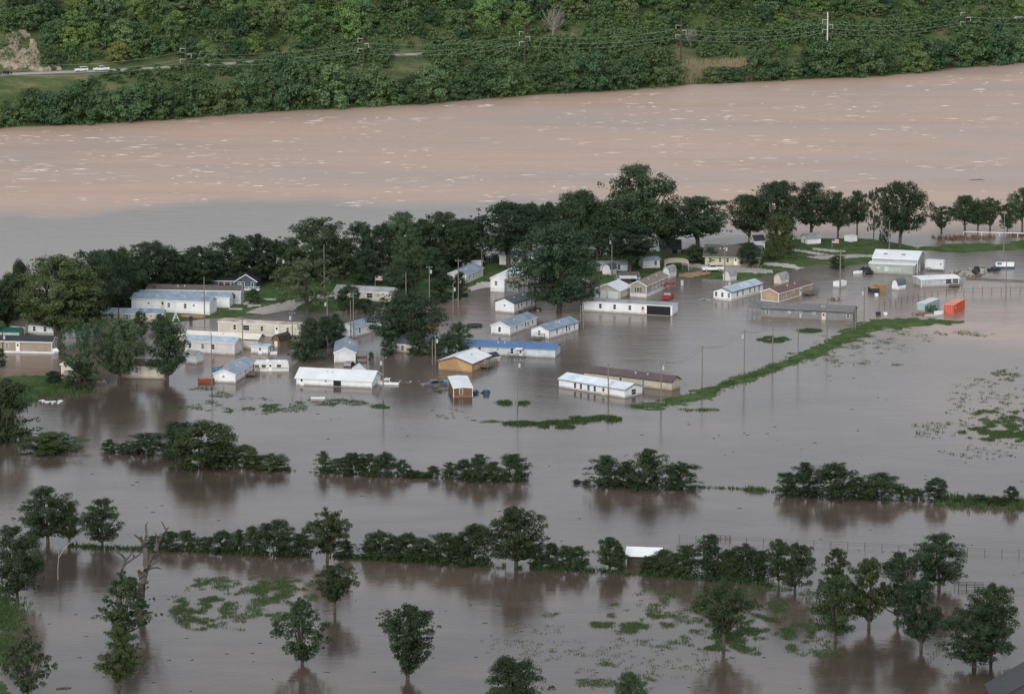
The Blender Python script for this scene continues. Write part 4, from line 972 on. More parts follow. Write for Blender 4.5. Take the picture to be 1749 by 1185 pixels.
deck(r, 4.5, 9.5, -2.0, -.1, .6, DECKW)
home((838, 620), (853, 617), 9, CREAM, RCHAR, 'small cream shed with black roof beside the plywood-clad house', 2.5, rise=.8, name='shed', cat='shed', vents=0)
home((765.6, 659), (774.4, 678.5), 16, BROWNW, RWHITE, 'narrow brown trailer home with white roof and white corners', gx=807.5, end='B', rise=.2, over=.1, wins=[('B', .4, 'w')], vents=0)
r = home((785, 604), (948, 611.5), 15, PALEB, RDBLUE, 'long pale blue mobile home with bright blue roof', gx=957, end='B', trim=TRIMB, corner=False, wins=[('F', .09, 'w'), ('F', .21, 'w'), ('F', .4, 's'), ('F', .55, 'w'), ('F', .64, 'd'), ('B', .5, 'w')])
MB().box(r['L'] * .6, r['L'] * .67, -1.7, -.03, r['eave'] - .12, r['eave'] + .02).build('awning', TRIMW, r); deck(r, r['L'] * .53, r['L'] * .70, -2.2, -.1, .15, DECKW, 'deck', .9)
BLUE4 = [('F', .25, 'w'), ('F', .45, 's'), ('F', .58, 'w'), ('F', .68, 'D'), ('F', .85, 'w'), ('A', .45, 'w')]
home((871, 573), (916, 556), 15, WHITE, RBLUE, 'white blue-roofed home nearer the round trampoline, of two parallel ones', gx=839, end='A', rise=1.0, wins=BLUE4)
r = home((938.5, 579), (988, 564), 15, WHITE, RBLUE, 'white blue-roofed home nearer the huge flooded tree, of two parallel ones', gx=907, end='A', rise=1.0, trim=TRIMB, wins=BLUE4 + [('F', .4, 'AC')])
deck(r, -3.0, -.6, 1, 4, .4)
r = home((878, 535.5), (913, 525), 18, WHITE, RSLATE, 'white home with dark slate roof and wooden deck', gx=846, end='A', rise=1.1, trim=TRIMD, corner=False, wins=[('F', .2, 'w'), ('F', .35, 'd'), ('F', .6, 'w'), ('F', .85, 'w'), ('A', .5, 's')])
deck(r, 1.5, 7.5, -2.0, -.1, .5)
r = home((861, 498), (902, 479), 22, WHITE, RWHITE, 'white home with white roof and tan lean-to carport', gx=838, end='A', rise=1.0, skirt=.9, z=.1, wins=[('A', .4, 'w'), ('F', .45, 'w'), ('F', .6, 'w'), ('F', .8, 'w')])
cp = MB().add([(1.0, -3.4, 2.1), (8.5, -3.4, 2.1), (8.5, -.2, 2.7), (1.0, -.2, 2.7), (1.0, -3.4, 2.2), (8.5, -3.4, 2.2), (8.5, -.2, 2.8), (1.0, -.2, 2.8)], [(0, 3, 2, 1), (4, 5, 6, 7), (0, 1, 5, 4), (1, 2, 6, 5), (2, 3, 7, 6), (3, 0, 4, 7)]).build('carport_roof', RTAN, r)
for xx in (1.1, 4.7, 8.4): MB().box(xx - .06, xx + .06, -3.38, -3.26, -1, 2.1).build('carport_post', GALV, r)
MB().box(1.0, 1.1, -3.3, -.3, -1, 2.0).build('carport_screen', M('grey_screen', (.22, .235, .25), .7), r)
home((796, 486), (825, 473), 16, WHITE2, RBLUE, 'white blue-roofed home behind the upright bush by the lane', gx=763, end='A', rise=1.0, z=.2, skirt=.4, wins=[('F', .2, 'w'), ('F', .45, 'w'), ('F', .75, 'w')])
home((805, 456), (824, 456), 12, WHITE2, RCHAR, 'white shed with black roof at the belt edge', 3.5, rise=1.7, name='shed', cat='shed', z=.3, vents=0)
home((787, 457), (803, 457), 9, WHITE2, RSLATE, 'low shed with slate roof beside the black-roofed shed', 3.5, rise=1.2, name='shed', cat='shed', z=.3, vents=0, wins=[('F', .5, 'w')])
home((853, 453), (920, 455), 17, WHITE, RBLUE, 'white home seen past the forked trunk', 4.8, rise=.9, z=.3, skirt=.6, wins=[('F', .42, 'W'), ('F', .64, 'W'), ('F', .2, 'w')])
r = home((995, 531), (1148, 540), 17, WHITE, RLGREY, 'very long white trailer home with one black opening', gx=1157.5, end='B', rise=.25, over=.1, vents=0, wins=[('F', .20, 'w'), ('F', .36, 'w'), ('F', .53, 'w'), ('F', .675, 'D'), ('F', .85, 'K', 6.1)])
home((1058.7, 511.5), (1077.5, 503.5), 15, CREAM, RWHITE, 'cream two-door garage with white roof', gx=1015.5, end='A', rise=1.4, over=.3, name='garage', cat='garage', vents=0, wins=[('A', .26, 'G'), ('A', .73, 'G')])
r = home((1104, 508), (1141, 491), 20, GREYTAN, RTAN, 'tan mobile home with brown roof, high skirting and red deck', gx=1076, end='A', rise=1.1, skirt=.9, wins=[('A', .5, 'dk'), ('F', .3, 'w'), ('F', .47, 'w'), ('F', .63, 'w'), ('F', .78, 'd'), ('F', .42, 'AC')])
deck(r, r['L'] * .72, r['L'] * .95, -2.6, -.1, 1.5, REDDECK, 'deck', .85)
home((1056, 484), (1092, 483), 9, siding('taupe_siding', (.30, .26, .22)), RBROWN, 'low taupe outbuilding between cream garage and pale blue homes', 5, rise=1.0, name='outbuilding', cat='outbuilding', z=.2, vents=0, wins=[('F', .7, 'W')])
MB_c = empty('canopy', G(1058, 489), 0, 'white flat canopy on posts behind the cream garage', 'canopy')
MB().box(0, 4.6, 0, 4, 2.0, 2.12).build('canopy_roof', RWHITE, MB_c)
for xx in (.1, 4.5):
    for yy in (.1, 3.9): MB().box(xx - .05, xx + .05, yy - .05, yy + .05, -1, 2.0).build('post', GALV, MB_c)
home((1143.5, 476.5), (1155, 473), 12, WHITE2, RLGREY, 'white barn-roofed shed on the lawn beside the red dirt yard', gx=1132, end='A', rise=1.3, style='gambrel', name='shed', cat='shed', z=.2, trim=None, vents=0)
home((1043, 471), (1053, 468), 11, WHITE2, RSLATE, 'white barn-roofed shed under the broad tree', gx=1029, end='A', rise=1.3, style='gambrel', name='shed', cat='shed', z=.3, trim=None, vents=0)
home((1018, 464), (1074, 464), 13, PALEB, RLBLUE, 'pale blue mobile home behind the broad tree trunk', 4.6, rise=.3, trim=RBLUE, z=.3, vents=0, wins=[('F', .3, 'w'), ('F', .7, 'w')])
home((1098, 459), (1127, 458), 15, WHITE, RLBLUE, 'white and pale blue home end beside the tan carport', 4.6, rise=.3, trim=RLBLUE, skirt=.8, z=.3, vents=0, wins=[('F', .75, 'w')])
c = empty('carport', G(1136, 464, .3), 0, 'tan arched carport roof on posts beside the lawn', 'carport')
MB().prism([(0, 1.9), (1.2, 2.35), (3.2, 2.5), (5.2, 2.35), (6.4, 1.9), (6.4, 1.98), (5.2, 2.43), (3.2, 2.58), (1.2, 2.43), (0, 1.98)], 'y', 0, 7).build('carport_roof', M('tan_canvas', (.52, .43, .34), .7), c)
for xx in (.1, 6.3):
    for yy in (.1, 3.5, 6.9): MB().box(xx - .05, xx + .05, yy - .05, yy + .05, -.5, 1.92).build('post', GALV, c)
home((1128, 434), (1163, 434), 9, siding('weathered_wood', (.20, .205, .21), .3, True), RCHAR, 'weathered riverside barn with black roof', 6, rise=2.0, name='barn', cat='barn', z=.2, trim=None, vents=0, wins=[('F', .7, 'K', 1.4)])
home((1204, 454), (1296, 456), 17, YCREAM, RBROWN, 'yellow cream brick house with wide brown roof', gx=1308, end='B', rise=2.0, over=.6, name='house', cat='house', z=.3, trim=M('sage_trim', (.33, .40, .28), .6), corner=False, wins=[('F', .28, 'w'), ('F', .42, 'w'), ('F', .57, 'd'), ('F', .1, 'w'), ('F', .8, 'w')])
home((1247, 482), (1258, 479.5), 11, WHITE2, RLGREY, 'white shed with grey patched roof beside a utility pole', gx=1235, end='A', rise=1.3, style='gambrel', name='shed', cat='shed', trim=None, vents=0)
home((1249, 514), (1303, 499), 15, WHITE, RLBLUE, 'white mobile home with pale blue roof next to the orange-brown home', gx=1218.6, end='A', rise=.95, trim=TRIMD, corner=False, skirt=.15, wins=[('A', .5, 'w'), ('A', .15, 'w'), ('A', .87, 'w'), ('F', .18, 'w'), ('F', .36, 'w'), ('F', .58, 'w'), ('F', .73, 'w'), ('F', .87, 'w')])
r = home((1330, 516), (1386, 499), 15, ORBROWN, RMAR, 'orange-brown mobile home with maroon roof and white corners', gx=1300, end='A', rise=1.0, skirt=.2, wins=[('F', .12, 'w'), ('F', .25, 'w'), ('F', .45, 's'), ('F', .66, 'd')])
deck(r, r['L'] * .68, r['L'] * .95, -2.6, -.1, .6)
home((1334, 487), (1347, 484), 10, CREAM, RLGREY, 'cream barn-roofed shed with grey patched roof behind the maroon roof', gx=1322, end='A', rise=1.4, style='gambrel', name='shed', cat='shed', trim=None, vents=0)
r = home((1300, 541), (1456, 548.5), 15, GREY, RGREY, 'long grey mobile home with dark roof and open end porch', gx=1463.5, end='B', rise=1.0, trim=TRIMD, corner=False, wins=[('F', .07, 'w'), ('F', .31, 's'), ('F', .43, 's'), ('F', .58, 's'), ('F', .685, 'D'), ('F', .95, 'w')])
MB().add([(-3.6, -.2, r['eave'] - .1), (0, -.2, r['eave'] - .1), (0, r['w'], r['eave'] + .5), (-3.6, r['w'], r['eave'] + .5), (-3.6, -.2, r['eave']), (0, -.2, r['eave']), (0, r['w'], r['eave'] + .6), (-3.6, r['w'], r['eave'] + .6)], [(0, 3, 2, 1), (4, 5, 6, 7), (0, 1, 5, 4), (1, 2, 6, 5), (2, 3, 7, 6), (3, 0, 4, 7)]).build('porch_roof', RGREY, r)
for xx, yy in ((-3.5, 0), (-2.3, 0), (-1.1, 0), (-3.5, r['w'] - .1)): MB().box(xx - .06, xx + .06, yy - .06, yy + .06, -1, r['eave'] - .1).build('post', POLEM, r)
MB().box(-3.5, -1.1, -.03, .03, .9, 1.0).build('rail', POLEM, r)
home((1434, 492), (1446, 489.5), 9, WHITE, RWHITE, 'roofless-looking low white box hut in water around a pole', gx=1423, end='A', rise=.08, over=.03, name='hut', cat='hut', trim=None, vents=0)
home((1379, 419), (1402, 417.5), 11, WHITE, RLGREY, 'white riverside shed with weathered grey roof', gx=1368, end='A', rise=1.2, name='shed', cat='shed', z=.2, trim=None, vents=0, wins=[('A', .6, 'w')])
home((1452, 415.5), (1464, 414), 11, WHITE, RWHITE, 'small white box shed near the river with flat roof', gx=1442, end='A', rise=.1, over=.05, name='shed', cat='shed', z=.1, trim=None, vents=0)
home((1289, 426), (1306, 425), 14, PALEB, RCHAR, 'pale blue shed with dark roof between riverside trees', 3.2, rise=1.3, name='shed', cat='shed', z=.3, vents=0)
# the metal workshop with its lean-to front
r = home((1490, 464), (1567, 467.5), 24, METALG, RWHITE, 'large grey metal workshop with white roof and sage lean-to front', gx=1579, end='B', rise=1.3, over=.2, name='workshop', cat='workshop', vents=0)
Lw, ew = r['L'], r['eave']
MB().prism([(-2.6, -1.2), (0 - .003, -1.2), (-.003, 2.75), (-2.6, 2.55)], 'x', -.5, Lw - .4).build('lean_to_wall', SAGE, r)
MB().prism([(-2.8, 2.55), (-.003, 2.77), (-.003, 2.9), (-2.8, 2.7)], 'x', -.65, Lw - .2).build('lean_to_roof', RWHITE, r)
MB().box(Lw - .75, Lw - .62, -2.64, -2.605, -1, 2.4).build('downpipe', TRIMD, r)
for xx in (Lw * .25, Lw * .65): MB().box(xx - .5, xx + .5, r['w'] * .2, r['w'] * .2 + .5, ew + 1.3 * .4, ew + 1.3 * .4 + .35).build('roof_vent', RGREY, r)
add_door(r, face_map('B', Lw, r['w']), r['w'] * .3, -.2)
def text(root, s, loc, size, mat, rot=(R(90), 0, 0), shear=0):
    cu = bpy.data.curves.new('lettering', 'FONT'); cu.body = s; cu.size = size; cu.extrude = .004; cu.shear = shear; cu.materials.append(mat)
    t_ = bpy.data.objects.new('lettering', cu); C.objects.link(t_); dg = bpy.context.evaluated_depsgraph_get(); me = bpy.data.meshes.new_from_object(t_.evaluated_get(dg)); bpy.data.objects.remove(t_)
    return link('lettering', me, root, loc, rot)
FADE = M('faded_white_letters', (.62, .64, .62), .7, .15, 1.5)
text(r, 'MODS', (4.9, -2.612, .85), 1.15, FADE)
MB().box(3.65, 4.75, -2.612, -2.604, .75, 1.95).build('painted_square', FADE, r)
MB().box(1.6, 2.5, -2.612, -2.604, 1.3, 1.8).build('painted_patch', FADE, r)
home((1573, 491), (1638, 488), 13.5, LGREY, RWHITE, 'grey trailer home with white roof and small wooden deck', gx=1560, end='A', rise=.3, over=.2, corner=True, vents=1, wins=[('A', .5, 'w'), ('F', .12, 's'), ('F', .3, 's'), ('F', .55, 's'), ('F', .72, 'W'), ('F', .9, 'W')])
rr = [o for o in C.objects if o.get('label', '').startswith('grey trailer home')][0]; deck(rr, rr['L'] * .72, rr['L'] * 1.0, -2.2, -.1, .4)
home((1534, 496.5), (1547, 494), 9.5, WHITE, RSLATE, 'white barn-roofed shed with torn dark roof by the workshop', gx=1523, end='A', rise=1.4, style='gambrel', name='shed', cat='shed', trim=None, vents=0)
home((1488, 501), (1502, 500.5), 8, M('dark_crate_face', (.035, .037, .042), .6), M('brown_crate_top', (.36, .22, .10), .8), 'dark-fronted wooden crate in the water beside the brown crate', 3, rise=.05, over=.06, name='crate', cat='crate', trim=None, vents=0)
home((1502, 500), (1514, 499), 11, M('brown_crate', (.33, .20, .09), .8), M('brown_crate_top', (.36, .22, .10), .8), 'taller brown wooden crate in the water near the white shed', 3, rise=.05, over=.06, name='crate', cat='crate', trim=None, vents=0)
r = home((1067, 680.5), (1067.1, 680.4), 10, WHITE, RSTRIPE, 'x') if False else None
home((954.6, 661), (1067, 680), 14.5, WHITE, RSTRIPE, 'white mobile home with streaked white roof beside the brown-roofed one', gx=1097, end='B', rise=.9, trim=TRIMB, corner=False, wins=[('F', .25, 'w'), ('F', .34, 'w'), ('F', .455, 'w'), ('F', .55, 'w'), ('F', .68, 'D'), ('B', .5, 'W')])
home((998, 649), (1147, 667), 15, SAND, RPURP, 'sand coloured long mobile home with purple-brown roof', gx=1162, end='B', rise=1.0, trim=TRIMD, corner=False, wins=[('F', .27, 's'), ('F', .42, 'w'), ('F', .68, 'w'), ('B', .3, 's'), ('B', .7, 's')])
# pasture barn, and the roof in the lowest corner
r = home((1071, 966), (1126, 968), 18, M('barn_dark_wood', (.10, .08, .065), .9, .2), M('bright_white_roof', (.75, .78, .81), .4, .04), 'pasture barn with bright white metal roof behind the hedgerow', 4.6, rise=1.0, name='barn', cat='barn', trim=TRIMD, corner=False, vents=0, over=.4)
r = empty('barn', G(1765, 1216), 0, 'dark grey roof corner rising at the very bottom of the picture', 'barn')
MB().prism([(-6, -1), (6, -1), (6, 1.9), (0, 5.5), (-6, 1.9)], 'y', 0, 9).build('wall', M('dark_barn_wall', (.075, .075, .078), .8), r)
MB().prism([(6.4, 1.68), (0, 5.52), (-6.4, 1.68), (-6.4, 1.82), (0, 5.66), (6.4, 1.82)], 'y', -.5, 9.5).build('roof', M('dark_grey_roof', (.07, .071, .074), .75), r)

# ------------------------------------------------------------------ containers, trailers, vehicles, boats
def container(P, Q, gx, e, mat, top, label, letters=None, roll=0.0, lx=.3):
    p, a, L = frame_of(P, Q); w_ = solve_w(p, a, L, gx, 'A'); hh = hm(e, P[1])
    root = empty('shipping_container', p, a, label, 'shipping container'); root.rotation_euler = (roll, roll * .6, a)
    b = MB(); b.box(0.02, L - .02, .02, w_ - .02, -1, hh - .02); body = b.build('body', mat, root)
    n = int(L / .3)
    for k in range(n):
        u = .15 + (L - .3) * k / n; MB().box(u, u + .14, -.02, .018, -.9, hh - .12).build('rib', mat, body)
    for xx in (0, L - .1):
        for yy in (0, w_ - .1): MB().box(xx - .03, xx + .13, yy - .03, yy + .13, -1, hh).build('corner_post', mat, root)
    MB().box(-.05, L + .05, -.05, w_ + .05, hh - .018, hh + .05).build('roof', top, root)
    for k in (.25, .5, .75): MB().tube([(-.06, w_ * k, -.8), (-.06, w_ * k, hh - .1)], .025, 5).build('locking_bar', GALV, root)
    MB().box(-.03, .015, w_ * .02, w_ * .49, -.9, hh - .08).build('door', mat, root); MB().box(-.03, .015, w_ * .51, w_ * .98, -.9, hh - .08).build('door', mat, root)
    if letters: text(root, letters, (L * lx, -.03, hh * .35), hh * .38, TRIMW, shear=.3)
    return root
container((1582, 531), (1605, 522), 1566, 12, CBLUE, CBTOP, 'pale blue shipping container with white letters', 'TEX', lx=.2)
r = container((1630, 536), (1648, 527), 1613, 14.5, CORG, CORT, 'tilted orange-red shipping container beside the pale blue one', None, R(-2.5))
MB().box(1.0, 1.2, -.06, -.03, 1.1, 1.7).build('placard', TRIMW, r)

def wheel(root, x, y, rad=.38, wd=.24, z=None):
    z = rad if z is None else z; n = 12; b = MB()
    pr = [(x + rad * math.cos(2 * math.pi * k / n), z + rad * math.sin(2 * math.pi * k / n)) for k in range(n)]
    b.prism(pr, 'y', y - wd / 2, y + wd / 2); o = b.build('wheel', TYRE, root)
    pr = [(x + rad * .55 * math.cos(2 * math.pi * k / n), z + rad * .55 * math.sin(2 * math.pi * k / n)) for k in range(n)]
    MB().prism(pr, 'y', y - wd / 2 - .01, y + wd / 2 + .01).build('rim', GALV, o)
def vehicle(kind, px, py, rz, paint, label, z=0.0, sink=0.0, cat=None):
    """pickup, suv or sedan about 5 m long, nose along +x"""
    p = G(px, py, z); root = empty('pickup_truck' if kind == 'pickup' else 'car', p - Vector((0, 0, sink)), rz, label, cat or ('pickup truck' if kind == 'pickup' else 'car'))
    Wd = .98 if kind == 'pickup' else .9
    if kind == 'pickup':
        prof = [(-2.85, .5), (2.75, .45), (2.8, .95), (2.62, 1.12), (1.35, 1.2), (-.95, 1.2), (-.95, 1.25), (-2.85, 1.25)]
        cab = [(1.3, 1.18), (.62, 1.83), (-.72, 1.86), (-.95, 1.2)]
        glas = [(1.18, 1.22), (.58, 1.77), (-.66, 1.79), (-.86, 1.22)]
    elif kind == 'suv':
        prof = [(-2.35, .5), (2.3, .45), (2.35, .95), (2.15, 1.08), (1.15, 1.15), (-2.3, 1.18)]
        cab = [(1.1, 1.13), (.45, 1.78), (-2.1, 1.8), (-2.3, 1.15)]; glas = [(1.0, 1.18), (.42, 1.7), (-2.02, 1.72), (-2.2, 1.2)]
    else:
        prof = [(-2.3, .4), (2.25, .38), (2.3, .75), (2.1, .88), (.95, .95), (-1.5, .98), (-2.3, .92)]
        cab = [(.9, .94), (.1, 1.4), (-1.0, 1.42), (-1.75, .96)]; glas = [(.8, .97), (.08, 1.34), (-.97, 1.36), (-1.62, .99)]
    bm_ = MB().prism(prof, 'y', -Wd, Wd).build('body', paint, root)
    bv = bm_.modifiers.new('bevel', 'BEVEL'); bv.width = .06; bv.segments = 2
    n = len(cab); k = .86
    cabm = MB().add([(x_, -Wd * (k if zz > 1.3 else .97), zz) for x_, zz in cab] + [(x_, Wd * (k if zz > 1.3 else .97), zz) for x_, zz in cab], [tuple(range(n)), tuple(range(n, 2 * n))[::-1]] + [(i, n + i, n + (i + 1) % n, (i + 1) % n) for i in range(n)]).build('cabin', paint, root)
    for s in (-1, 1):
        gl = [(x_ , s * (Wd * (k if zz > 1.3 else .97) + .012), zz) for x_, zz in glas]
        mid = len(gl)
        b = MB(); q = [Vector(v) for v in gl]; b.add(q + [v - Vector((0, s * .02, 0)) for v in q], [(0, 1, 2, 3), (7, 6, 5, 4)]); b.build('side_window', GLASS, cabm)
    a0, a1 = cab[0], cab[1]; off = .012
    def slab(c0, c1, nm, sx):
        t0, t1 = .12, .9; p0 = (c0[0] + (c1[0] - c0[0]) * t0 + sx * .015, c0[1] + (c1[1] - c0[1]) * t0 + .01); p1 = (c0[0] + (c1[0] - c0[0]) * t1 + sx * .015, c0[1] + (c1[1] - c0[1]) * t1 + .01)
        MB().add([(p0[0], -Wd * .85, p0[1]), (p0[0], Wd * .85, p0[1]), (p1[0], Wd * .76, p1[1]), (p1[0], -Wd * .76, p1[1])], [(0, 1, 2, 3)]).build(nm, GLASS, cabm)
    slab(cab[0], cab[1], 'windscreen', 1); slab(cab[-1], cab[-2], 'rear_window', -1)
    fx, rx = (1.85, -1.75) if kind == 'pickup' else ((1.45, -1.45) if kind == 'suv' else (1.4, -1.35))
    for xx in (fx, rx):
        for yy in (-Wd + .08, Wd - .08): wheel(root, xx, yy)
    x1 = prof[2][0]; x0 = prof[0][0]; zl = .85 if kind != 'sedan' else .68
    for yy in (-Wd + .22, Wd - .22):
        MB().box(x1 - .06, x1 + .02, yy - .15, yy + .15, zl - .1, zl + .06).build('headlight', LAMP, root)
        MB().box(x0 - .02, x0 + .05, yy - .1, yy + .1, zl - .08, zl + .15).build('tail_light', LAMPR, root)
    MB().box(x1 - .1, x1 + .08, -Wd + .05, Wd - .05, .42, .58).build('bumper', GALV, root)
    if kind == 'pickup': MB().box(-2.75, -1.0, -Wd + .1, Wd - .1, 1.252, 1.258).build('bed', TYRE, root)
    return root
RA = math.atan2(BY[-2] - BY[1], BX[-2] - BX[1])
def on_road(px, d): 
    X = G(px, 131, 12).x; return Vector((X, bank_pt(X, d), 12.13))
for kind, px, d, paint, lab, flip in [('suv', 131, 51, CARW, 'white sport utility car on the far hillside road', math.pi), ('pickup', 164, 51, CARW, 'white pickup on the far hillside road behind the white utility car', math.pi), ('sedan', 6, 51, CARD, 'dark sedan on the far road below the rock outcrop', math.pi)]:
    v = vehicle(kind, px, 131, 0, paint, lab); v.location = on_road(px, d); v.rotation_euler.z = RA + flip
vehicle('pickup', 1217, 463, math.pi + .15, CARW, 'white pickup parked on the gravel drive by the cream brick house', .52)
vehicle('pickup', 1141, 510, R(75), CARR, 'red pickup standing in water beside the red deck', 0, .25)
vehicle('pickup', 661, 655, R(170), CARW, 'white pickup sunk to its windows beside the white double home', 0, .72)
vehicle('pickup', 741, 657, R(200), CARG, 'dark pickup sunk to its windows in front of the plywood-clad house', 0, .72)
vehicle('suv', 597, 624, R(80), CARD, 'dark car nearly submerged before the white gable', 0, .85)
vehicle('pickup', 1480, 466, R(100), CARD, 'dark pickup beside the sage front of the workshop', 0, .2)
vehicle('pickup', 433, 508, R(15), CARR, 'x') if False else None

# enclosed cargo trailer
def cargo_trailer():
    p, a, L = frame_of((1580, 462), (1611, 463.5)); r = empty('cargo_trailer', p, a, 'white enclosed cargo trailer beside the workshop', 'trailer')
    MB().prism([(0, .4), (L, .4), (L, 2.55), (L - .15, 2.7), (.3, 2.7), (0, 2.4)], 'y', 0, 2.5).build('body', M('trailer_white', (.72, .73, .75), .4), r)
    MB().box(-.02, L + .02, -.02, 2.52, 2.701, 2.75).build('roof', RWHITE, r)
    wheel(r, L * .1, .05, .42); wheel(r, L * .22, .05, .42)
    fbox(face_map('F', L, 2.5), L * .82, L * .88, .003, .03, 1.7, 2.1).build('window', GLASS, r)
    fbox(face_map('B', L, 2.5), .1, 2.4, .003, .04, .5, 2.4).build('rear_door', TRIMW, r)
    MB().box(L * .05, L * .98, -.03, -.003, .4, .52).build('sill', TRIMD, r)
cargo_trailer()
def camper():
    p, a, L = frame_of((434, 634), (493, 633.5)); r = empty('travel_trailer', p, a, 'white travel trailer in the water behind the blue-roofed home', 'travel trailer')
    MB().prism([(0, -1), (L, -1), (L + .1, .8), (L - .1, 2.0), (L - .5, 2.15), (.5, 2.15), (0, 1.9)], 'y', 0, 2.5).build('body', M('camper_white', (.74, .73, .70), .5, .12, .6), r)
    MB().box(.5, L - .6, .2, 2.3, 2.151, 2.2).build('roof', RWHITE, r)
    MB().box(L * .36, L * .43, .6, 1.3, 2.2, 2.5).build('air_conditioner', TRIMW, r); MB().box(L * .7, L * .75, .6, 1.1, 2.2, 2.4).build('roof_vent', TRIMW, r)
    fm = face_map('F', L, 2.5)
    for u in (.08, .28, .72): add_window(r, fm, L * u, 1.2, .95, .6, TRIMD)
    add_door(r, fm, L * .47, .0, .7, 1.8)
    MB().box(.02, L - .02, -.012, -.003, .55, .75).build('stripe', M('grey_stripe', (.3, .3, .32), .5), r)
camper()
def boat(px, py, rz, L, wd, hgt, hull, deckm, label, cover=False, z=0):
    r = empty('boat', G(px, py, z), rz, label, 'boat'); st = [(-.5, .8, 1.0), (-.2, 1, 1.0), (.2, .92, 1.02), (.4, .55, 1.12), (.5, .06, 1.22)]
    V = []; Fs = []
    for t, ww, hh in st: V += [(t * L, -wd / 2 * ww, hgt * hh), (t * L, -wd / 2 * ww * .7, -.25), (t * L, wd / 2 * ww * .7, -.25), (t * L, wd / 2 * ww, hgt * hh)]
    for i in range(4):
        k = i * 4
        for j in range(3): Fs.append((k + j, k + j + 1, k + j + 5, k + j + 4))
    Fs.append((0, 3, 2, 1)); MB().add(V, Fs).build('hull', hull, r)
    D = [(t * L, s * wd / 2 * ww * .92, hgt * (hh - (0 if cover else .12)) + (.02 if cover else 0)) for t, ww, hh in st for s in (-1, 1)]
    MB().add(D, [(2 * i, 2 * i + 2, 2 * i + 3, 2 * i + 1) for i in range(4)]).build('deck', deckm, r)
    MB().box(-L * .1, L * .05, -wd * .3, wd * .3, hgt * .9, hgt * 1.25).build('seat', deckm, r)
    MB().box(-L * .53, -L * .48, -.2, .2, -.2, hgt * 1.5).build('outboard_motor', TRIMD, r)
    return r
boat(352.5, 653, R(5), 3.6, 1.5, .75, M('red_hull', (.30, .07, .035), .6), M('red_deck', (.34, .12, .07), .7), 'red half-sunk boat by the white blue-roofed home')
boat(1465, 467, R(10), 2.8, 1.3, .55, CARW, TRIMW, 'small white boat adrift beside the workshop')
boat(1603, 536, R(10), 2.6, 1.6, .6, TRIMW, TRIMW, 'white covered boat between the two shipping containers', True)
boat(1592, 539, R(3), 4.0, 1.0, .25, GALV, GALV, 'flat grey jon boat before the pale blue container')
# moored house boat
r = empty('houseboat', G(1700, 459), 0, 'white and navy houseboat cabin beyond the scrap heap', 'houseboat')
MB().box(0, 5.2, 0, 3, -.4, .55).build('hull', BLUEH, r); MB().box(.2, 5.0, .2, 2.8, .55, 1.95).build('cabin', TRIMW, r); MB().box(-.1, 5.3, -.1, 3.1, 1.96, 2.1).build('roof', RGREY, r)
add_window(r, lambda u, v, z: (u, .2 - v, z), 1.1, 1.35, 1.2, .6, TRIMB)
# bathing tub, tanks and drift items
def trampoline():
    r = empty('trampoline', G(810.5, 557), 0, 'round dark trampoline just above the water', 'trampoline'); n = 20; R0 = 1.95
    ring = [(R0 * math.cos(2 * math.pi * k / n), R0 * math.sin(2 * math.pi * k / n), .32) for k in range(n)]
    MB().tube(ring + [ring[0]], .09, 5).build('frame', TRIMD, r)
    MB().add([(R0 * .95 * math.cos(2 * math.pi * k / n), R0 * .95 * math.sin(2 * math.pi * k / n), .30) for k in range(n)], [tuple(range(n))]).build('mat', M('trampoline_mat', (.02, .022, .028), .7), r)
    for k in range(6):
        a = k * 1.047; MB().tube([(R0 * math.cos(a), R0 * math.sin(a), -.8), (R0 * math.cos(a), R0 * math.sin(a), .32)], .05, 5).build('leg', GALV, r)
trampoline()
def item(name, px, py, dims, mat, label, cat, rz=0, z=0, tilt=0, lid=None):
    r = empty(name, G(px, py, z), rz, label, cat); r.rotation_euler = (tilt, 0, rz); x, y, h = dims
    o = MB().box(-x / 2, x / 2, -y / 2, y / 2, -.3, h).build('body', mat, r); bv = o.modifiers.new('bevel', 'BEVEL'); bv.width = min(x, y, h) * .12
    MB().box(-x / 2 - .03, x / 2 + .03, -y / 2 - .03, y / 2 + .03, h + .002, h + .06).build('lid', lid or mat, r)
    return r
item('drum', 762, 656, (1.1, 1.0, .8), BLUEP, 'bright blue plastic tub beside the narrow brown trailer', 'tub')
item('float_box', 543, 683, (3.0, 1.6, .45), SCRAPG, 'pale roof of a sunken box off the white double home', 'box', lid=TRIMW)
item('feed_bin', 467, 604, (1.6, 1.2, .4), TRIMW, 'white bin lid adrift beside the flat-roofed white shed', 'bin', .2)
item('feed_bin', 326, 547, (.9, .8, .9), SCRAPD, 'dark waste bin on the yard by the white blue-roofed home', 'bin', .1, .4)
item('wood_bin', 740, 556, (2.2, 1.8, 1.5), M('rust_orange_wood', (.30, .10, .035), .8), 'rust-orange wooden hut peeking past the dome-shaped tree', 'hut', .3, 0, 0, RGREY)
item('storage_tub', 1497, 505, (.9, .8, .5), TRIMW, 'white tub floating in front of the dark-fronted crate', 'tub')
item('tank', 1500, 538, (1.0, .9, .7), SCRAPD, 'black tank adrift beside the levee end', 'tank', .3)
item('tank', 1512, 537, (.9, .8, .45), TRIMW, 'white drum adrift beside the black tank', 'drum', .1)
item('loose_panel', 93, 603, (1.4, 1.2, .9), TRIMW, 'white loose panel leaning off the tan home corner', 'panel', .6, 0, .5)
item('meter_box', 1246, 488, (.6, .5, .7), GALV, 'grey meter box in water near the white shed and pole', 'meter box')
item('cooler', 1165, 487, (.7, .6, 1.2), GALV, 'grey pump box in water beyond the red deck', 'pump box')
